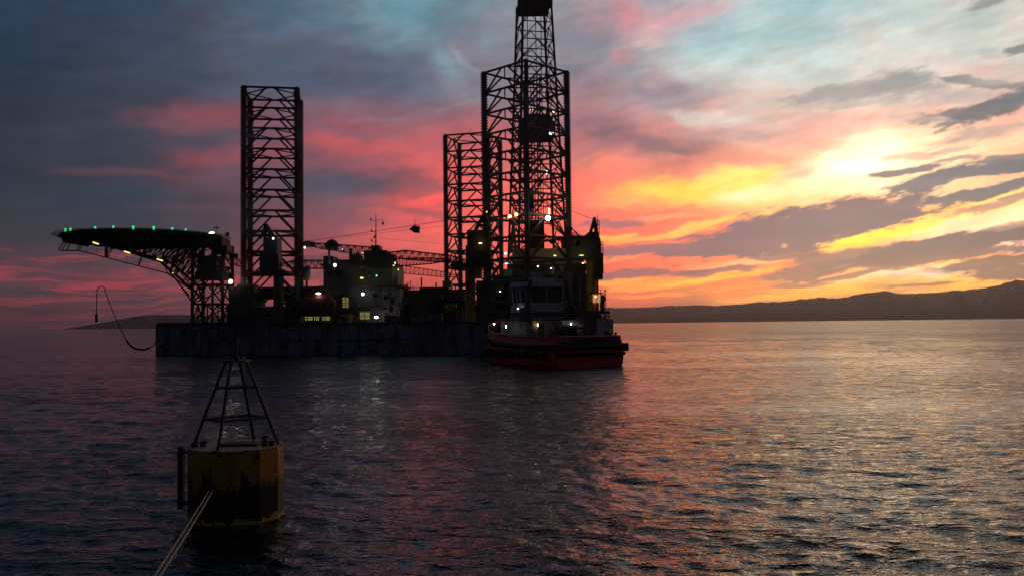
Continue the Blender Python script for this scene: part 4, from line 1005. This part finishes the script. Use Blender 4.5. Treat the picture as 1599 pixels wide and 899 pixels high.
bf = MB(); bf.path([Vector((x, 13.9 - .18 * x * x, 5.0)) for x in np.linspace(-3.4, 3.4, 9)], .75, 8); bf.path([Vector((x, 13.4 - .18 * x * x, 3.8)) for x in np.linspace(-3.2, 3.2, 9)], .6, 8)
tpart(bf, 'bow_fender', M['rubber'])
bwk = MB()
for sgn in (-1, 1):
    pts = [Vector((sgn * (w - t_), y, zd + .05)) for (y, w, zb, zd, t_) in sections]; bwk.path(pts, .12, 6)
bwk.bar((-4.8, -13.2, 4.05), (4.8, -13.2, 4.05), .12, 6)
tpart(bwk, 'bulwark_rail', M['red'])
# deckhouse
dh = MB(); dh.prism([(-3.6, -3.4), (3.6, -3.4), (3.9, -2.4), (3.9, 6.2), (2.4, 8.0), (-2.4, 8.0), (-3.9, 6.2), (-3.9, -2.4)], 3.85, 6.3)
dho = tpart(dh, 'deckhouse', M['white'])
bd_ = MB(); bd_.box((0, 1.8, 6.42), (8.6, 11.6, .22)); tpart(bd_, 'boat_deck', M['dark'], dho)
for x in (-2.2, 1.0, 2.4):
    d_ = MB(); d_.box((x, -3.44, 5.0), (.8, .08, 1.9)); tpart(d_, 'door', M['dark'], dho)
bl_ = MB(); bl_.prism([(-2.9, -1.4), (2.9, -1.4), (3.1, 4.4), (2.0, 5.6), (-2.0, 5.6), (-3.1, 4.4)], 6.5, 8.7)
blo = tpart(bl_, 'bridge_base', paint('bridge_white', (.5, .5, .53), .5, rust=.15, scale=.4), dho)
bs_ = MB(); bs_.prism([(-2.93, -1.43), (2.93, -1.43), (3.13, 4.4), (2.02, 5.63), (-2.02, 5.63), (-3.13, 4.4)], 6.9, 7.6); tpart(bs_, 'blue_stripe', M['blue'], dho)
# wheelhouse: glazed all round, flared posts
wh0, wh1 = 8.7, 11.3; lo8 = [(x * 1.05, y) for x, y in [(-2.5, -1.2), (2.5, -1.2), (3.0, .6), (3.0, 3.2), (1.8, 4.9), (-1.8, 4.9), (-3.0, 3.2), (-3.0, .6)]]
hi8 = [(x * 1.07, y * 1.05) for x, y in lo8]
gl_ = MB(); gl_.prism([(x * .97, y * .97) for x, y in lo8], wh0, wh1, [(x * .97, y * .97) for x, y in hi8]); who = tpart(gl_, 'wheelhouse', M['glass'])
po = MB()
for (x, y), (x2, y2) in zip(lo8, hi8): po.bar((x, y, wh0), (x2, y2, wh1), .19, 4)
for i in range(8):
    a, b_ = lo8[i], lo8[(i + 1) % 8]; a2_, b2_ = hi8[i], hi8[(i + 1) % 8]
    po.bar(((a[0] + b_[0]) / 2, (a[1] + b_[1]) / 2, wh0), ((a2_[0] + b2_[0]) / 2, (a2_[1] + b2_[1]) / 2, wh1), .10, 4)
    po.bar((*a, wh0 + .1), (*b_, wh0 + .1), .16, 4)
tpart(po, 'window_frame', paint('frame_white', (.6, .6, .6), .5), who)
M['bright'] = paint('bright_white_paint', (.5, .5, .51), .5, rust=.1, scale=.4)
rf = MB(); rf.prism([(x * 1.12, y * 1.1) for x, y in hi8], wh1, wh1 + .7, [(x * 1.0, y * 1.0) for x, y in hi8]); rf.box((0, .2, wh1 + 1.0), (3.6, 1.6, .6)); tpart(rf, 'roof', M['bright'], who)
ms = MB(); ms.bar((0, 1.4, wh1 + .6), (0, 1.4, wh1 + 3.0), .12, 6); ms.bar((-1.2, 1.4, wh1 + 1.8), (1.2, 1.4, wh1 + 1.8), .07, 5); ms.box((0, 1.4, wh1 + 2.4), (1.6, .2, .2))
ms.bar((.9, 1.0, wh1 + .6), (.9, 1.0, wh1 + 2.6), .05, 5); ms.bar((-1.5, 2.4, wh1 + .6), (-1.5, 2.4, wh1 + 3.4), .04, 5); ms.bar((0, 1.4, wh1 + 3.0), (0, 1.4, wh1 + 4.6), .05, 5)
tpart(ms, 'radar_mast', M['grey'], who)
# raked funnels each side behind the wheelhouse
for sgn in (-1, 1):
    f_ = MB(); f_.bar((sgn * 4.0, -2.4, 6.4), (sgn * 2.95, -1.9, 12.2), .55, 8, .28); f_.box((sgn * 4.1, -2.2, 7.2), (1.2, 1.8, 2.0), 0, .75)
    tpart(f_, 'funnel', M['dark'], None)
# aft deck gear
wn_ = MB(); wn_.bar((-1.2, -6.0, 4.9), (1.2, -6.0, 4.9), .75, 12); wn_.box((-1.6, -6.0, 4.7), (.35, 1.8, 1.8)); wn_.box((1.6, -6.0, 4.7), (.35, 1.8, 1.8)); wn_.box((0, -6.2, 4.1), (3.6, 2.2, .5))
tpart(wn_, 'towing_winch', M['dark'])
hb_ = MB(); hb_.path([Vector(p) for p in ((-1.6, -9.4, 3.9), (-1.5, -9.4, 5.2), (1.5, -9.4, 5.2), (1.6, -9.4, 3.9))], .2, 8); tpart(hb_, 'towing_gob', M['dark'])
eb_ = MB(); eb_.box((3.9, -5.2, 5.5), (1.9, 3.0, 3.2), 0, .85); eb_.bar((3.9, -4.2, 6.8), (4.0, -4.0, 8.0), .4, 8); tpart(eb_, 'exhaust_casing', M['dark'])
lr = MB(); lr.bar((-4.0, -6.5, 3.9), (-4.0, -6.5, 5.6), .25, 8); lr.bar((-4.0, -6.5, 5.6), (-3.0, -4.5, 6.6), .16, 6); lr.ball((4.3, -10.8, 4.5), .55); tpart(lr, 'deck_fitting', M['grey'])
for x in (4.6, -4.6): tpart(MB().bar((x, -12.4, 3.85), (x, -12.4, 4.6), .16, 8), 'mooring_bitt', M['dark'])
rr2 = MB()
for z_, ys, ye, xw in ((6.5, -3.6, 7.0, 4.1),):
    for sgn in (-1, 1):
        for y in np.arange(ys, ye, 1.3): rr2.bar((sgn * xw, y, z_), (sgn * xw, y, z_ + 1), .035, 4)
        for dz in (.5, 1.0): rr2.bar((sgn * xw, ys, z_ + dz), (sgn * xw, ye, z_ + dz), .03, 4)
    for x in np.arange(-xw, xw + .1, 1.17): rr2.bar((x, ys, z_), (x, ys, z_ + 1), .035, 4)
    for dz in (.5, 1.0): rr2.bar((-xw, ys, z_ + dz), (xw, ys, z_ + dz), .03, 4)
tpart(rr2, 'railing', M['grey'], dho)
# name on both stern quarters (four and four letters over a shorter home port)
def lettering(txt, size, loc, rot, mat, parent):
    cu = bpy.data.curves.new('name_lettering', 'FONT'); cu.body = txt; cu.size = size; cu.align_x = 'CENTER'; cu.extrude = .015
    tmp = bpy.data.objects.new('tmp_text', cu); COL.objects.link(tmp)
    me = bpy.data.meshes.new_from_object(tmp); bpy.data.objects.remove(tmp)
    me.materials.clear(); me.materials.append(mat)
    o = bpy.data.objects.new('name_lettering', me); COL.objects.link(o); o.parent = parent; o.location = loc; o.rotation_euler = rot
    return o
lw = paint('lettering_white', (.55, .55, .56), .6)
for x in (-3.3, 3.2):
    lettering('GORE TUGE', .42, (x, -13.27, 3.52), (R(90), 0, 0), lw, thull)
    lettering('MARSEK', .30, (x, -13.27, 3.14), (R(90), 0, 0), lw, thull)
def tlamp(p, r, mat, e=0, col=(1, .9, .7), flat=(1, 1, 1)):
    m_ = MB(); m_.ball(p, r, flat, 8, 6); tpart(m_, 'deck_lamp', mat, None, True)
    if e:
        ld = bpy.data.lights.new('lamp_glow', 'POINT'); ld.energy = e; ld.color = col; ld.shadow_soft_size = .2
        lo_ = bpy.data.objects.new('lamp_glow', ld); COL.objects.link(lo_); lo_.parent = tug; lo_.location = Vector(p) + Vector((0, -.5, 0))
tlamp((2.6, -3.75, 5.4), .11, M['w_white'], 2.5, flat=(.7, .7, 5)); tlamp((-2.9, -3.75, 5.7), .12, M['w_warm'], 1, flat=(.7, .7, 2))
tlamp((-5.2, 5.8, 5.9), .13, M['w_white']); tlamp((-5.6, 1.0, 5.5), .09, M['w_white'], flat=(1, 1, 2.5)); tlamp((-3.6, 1.0, 8.1), .1, M['w_white'])
tlamp((0, 1.3, wh1 + 3.1), .10, M['w_white'])
# ------------------------------------------------------------------ mooring buoy in the foreground
BY = 28.2; bc = at(369, 790, BY)
buoy = empty('mooring_buoy', (bc.x, BY, 0)); tag(buoy, 'rusty yellow mooring buoy with a black pyramid frame on top, in the left foreground', 'buoy')
bo = Vector((bc.x, BY, 0))
BR = 1.45; BT = 2.2
bmn = MB(); prof = [(BR * .94, -.9), (BR * .98, -.05), (BR * 1.0, .0), (BR * 1.0, BT - .06), (BR * .985, BT)]
bmn.lathe(bo, prof, 12, R(-104))
by_, nt, b = newmat('buoy_paint'); n, l = nt.nodes, nt.links
t = n.new('ShaderNodeTexCoord'); s_ = n.new('ShaderNodeSeparateXYZ'); l.new(t.outputs['Object'], s_.inputs[0])
mp = n.new('ShaderNodeMapping'); mp.inputs['Scale'].default_value = (2.6, 2.6, .55); l.new(t.outputs['Object'], mp.inputs[0])
zn = n.new('ShaderNodeTexNoise'); zn.inputs['Scale'].default_value = 1.0; zn.inputs['Detail'].default_value = 8; zn.inputs['Roughness'].default_value = .65; l.new(mp.outputs[0], zn.inputs[0])
zn2 = n.new('ShaderNodeTexNoise'); zn2.inputs['Scale'].default_value = 2.2; zn2.inputs['Detail'].default_value = 9; zn2.inputs['Roughness'].default_value = .7; l.new(t.outputs['Object'], zn2.inputs[0])
def mm(op, a, bb):
    q_ = n.new('ShaderNodeMath'); q_.operation = op
    for i_, v in enumerate((a, bb)):
        if isinstance(v, (int, float)): q_.inputs[i_].default_value = v
        else: l.new(v, q_.inputs[i_])
    return q_.outputs[0]
def mrg(v, a, bb):
    q_ = n.new('ShaderNodeMapRange'); q_.inputs['From Min'].default_value = a; q_.inputs['From Max'].default_value = bb; l.new(v, q_.inputs[0]); return q_.outputs[0]
def mxx(f, a, bb):
    q_ = n.new('ShaderNodeMix'); q_.data_type = 'RGBA'; l.new(f, q_.inputs[0])
    for i_, v in ((6, a), (7, bb)):
        if isinstance(v, tuple): q_.inputs[i_].default_value = v
        else: l.new(v, q_.inputs[i_])
    return q_.outputs[2]
c1 = mxx(mrg(zn.outputs[0], .35, .7), (.50, .27, .02, 1), (.32, .16, .02, 1))
h_ = mm('ADD', s_.outputs[2], mm('MULTIPLY', mm('SUBTRACT', zn.outputs[0], .5), 2.6))      # weed and rust line wanders
c2 = mxx(mrg(zn2.outputs[0], .58, .64), c1, (.09, .03, .012, 1))
c3 = mxx(mrg(h_, 1.35, 1.15), c2, (.022, .016, .010, 1))
c4 = mxx(mrg(mm('ADD', s_.outputs[2], mm('MULTIPLY', zn.outputs[0], .9)), .62, .58), c3, (.50, .38, .03, 1))
c5 = mxx(mrg(mm('ADD', s_.outputs[2], mm('MULTIPLY', zn2.outputs[0], .25)), .17, .12), c4, (.01, .012, .01, 1))
l.new(c5, b.inputs['Base Color']); b.inputs['Roughness'].default_value = .6
bp = n.new('ShaderNodeBump'); bp.inputs['Strength'].default_value = .5; bp.inputs['Distance'].default_value = .03; l.new(zn2.outputs[0], bp.inputs['Height']); l.new(bp.outputs[0], b.inputs['Normal'])
bmn.build('float', by_, buoy)
tp_ = MB(); tp_.lathe(bo + Vector((0, 0, BT)), [(BR * 1.01, .0), (BR * 1.01, .05), (BR * .9, .055)], 12, R(-104)); 
tpo = tp_.build('top_plate', paint('buoy_deck', (.42, .36, .26), .7, rust=.35, scale=2.0), buoy)
ms_ = MB(); ms_.box(bo + Vector((.15, 0, BT + .09)), (1.2, .7, .08))
for ang, d in ((200, 1.25), (195, 1.0), (-12, 1.2), (-20, 1.05), (60, 1.2)):
    p = bo + Vector((d * math.cos(R(ang)), d * math.sin(R(ang)), BT + .12)); MB().box(p, (.16, .12, .18)).bar(p, p + Vector((.12, 0, .1)), .04, 6).build('mooring_fitting', M['dark'], buoy)
ms_.build('hatch', M['dark'], buoy)
fr = MB(); zt_ = at(368, 563, BY).z; legs_ = [(-1.33, -.15, -.36, -.06), (-.18, -1.25, -.10, -.30), (.22, 1.2, .04, .28), (1.32, .10, .34, .05)]
for x, y, x2, y2 in legs_: fr.bar(bo + Vector((x, y, BT)), bo + Vector((x2 * .85, y2 * .85, zt_ - 0)), .048, 8)
for f in (.33, .69):
    pts = [bo + Vector((x + (x2 * .85 - x) * f, y + (y2 * .85 - y) * f, BT + (zt_ - BT) * f)) for x, y, x2, y2 in legs_]
    order = [0, 1, 3, 2, 0]
    for i_, j_ in zip(order[:-1], order[1:]): fr.bar(pts[i_], pts[j_], .038, 6)
fr.box(bo + Vector((0, 0, zt_)), (.72, .6, .05))
fr.build('pyramid_frame', M['dark'], buoy)
tm_ = MB(); tm_.bar(bo + Vector((0, 0, zt_)), bo + Vector((0, 0, zt_ + .75)), .035, 8); tm_.bar(bo + Vector((0, 0, zt_)), bo + Vector((0, 0, zt_ + .18)), .10, 10); tm_.build('light_pole', M['dark'], buoy)
fp = MB(); a = at(278, 702, BY) ; fx = at(283, 740, BY).x
fp.box((fx, BY, 1.25), (.17, .2, 1.95)); fp.bar((fx, BY, 2.05), (bo.x - BR + .05, BY, 2.05), .05, 6); fp.bar((fx, BY, .45), (bo.x - BR + .05, BY, .45), .06, 6)
fp.build('fender_post', M['dark'], buoy)
rg = MB(); pc_ = at(331, 765, 26.75)
for i in range(12):
    t0, t1 = i / 12 * 6.2832, (i + 1) / 12 * 6.2832; rg.bar(pc_ + Vector((math.cos(t0) * .12, -.02, math.sin(t0) * .12)), pc_ + Vector((math.cos(t1) * .12, -.02, math.sin(t1) * .12)), .03, 6)
rg.bar(pc_ + Vector((0, 0, .1)), pc_ + Vector((.02, .12, .1)), .06, 6)
chn = spline([pc_ + Vector((.05, -.03, -.08)), pc_ + Vector((0, -.06, -.6)), pc_ + Vector((.08, -.1, -1.0)), pc_ + Vector((.3, -.2, -1.35))], 6); rg.path(chn, .025, 5)
rg.path([pc_ + Vector((.02, .02, .1)), bo + Vector((-.35, -1.42, 1.6)), bo + Vector((-.28, -1.3, BT + .08))], .03, 5)
rg.build('mooring_ring', M['dark'], buoy)
# two mooring ropes running back to the boat we stand on
for i, (x0, x1, lab) in enumerate(((327.5, 237, 'left of two pale mooring ropes running from the yellow buoy to the bottom edge'), (333.5, 246, 'right of two pale mooring ropes running from the yellow buoy to the bottom edge'))):
    e = at(x1, 899, 13.0); a = pc_ + Vector(((x0 - 331) / FPX * 27, -.05, 0))
    dirn = (e - a).normalized(); far = e + dirn * 8.5
    pts = [a.lerp(far, t_) + Vector((0, 0, -.25 * 4 * t_ * (1 - t_) * .25)) for t_ in np.linspace(0, 1, 24)]
    r_ = MB()
    for s2_ in range(3):     # laid rope: three strands
        st_ = []
        for q_ in range(240):
            t_ = q_ / 239; k_ = t_ * 23; i0 = min(int(k_), 22); p = pts[i0].lerp(pts[i0 + 1], k_ - i0); an = t_ * 260 + s2_ * 2.094
            st_.append(p + Vector((math.cos(an) * .011, 0, math.sin(an) * .011)))
        r_.path(st_, .014, 5)
    o = r_.build('mooring_rope', M['rope'], None, origin=tuple(a)); tag(o, lab, 'rope', 'mooring ropes on the buoy')
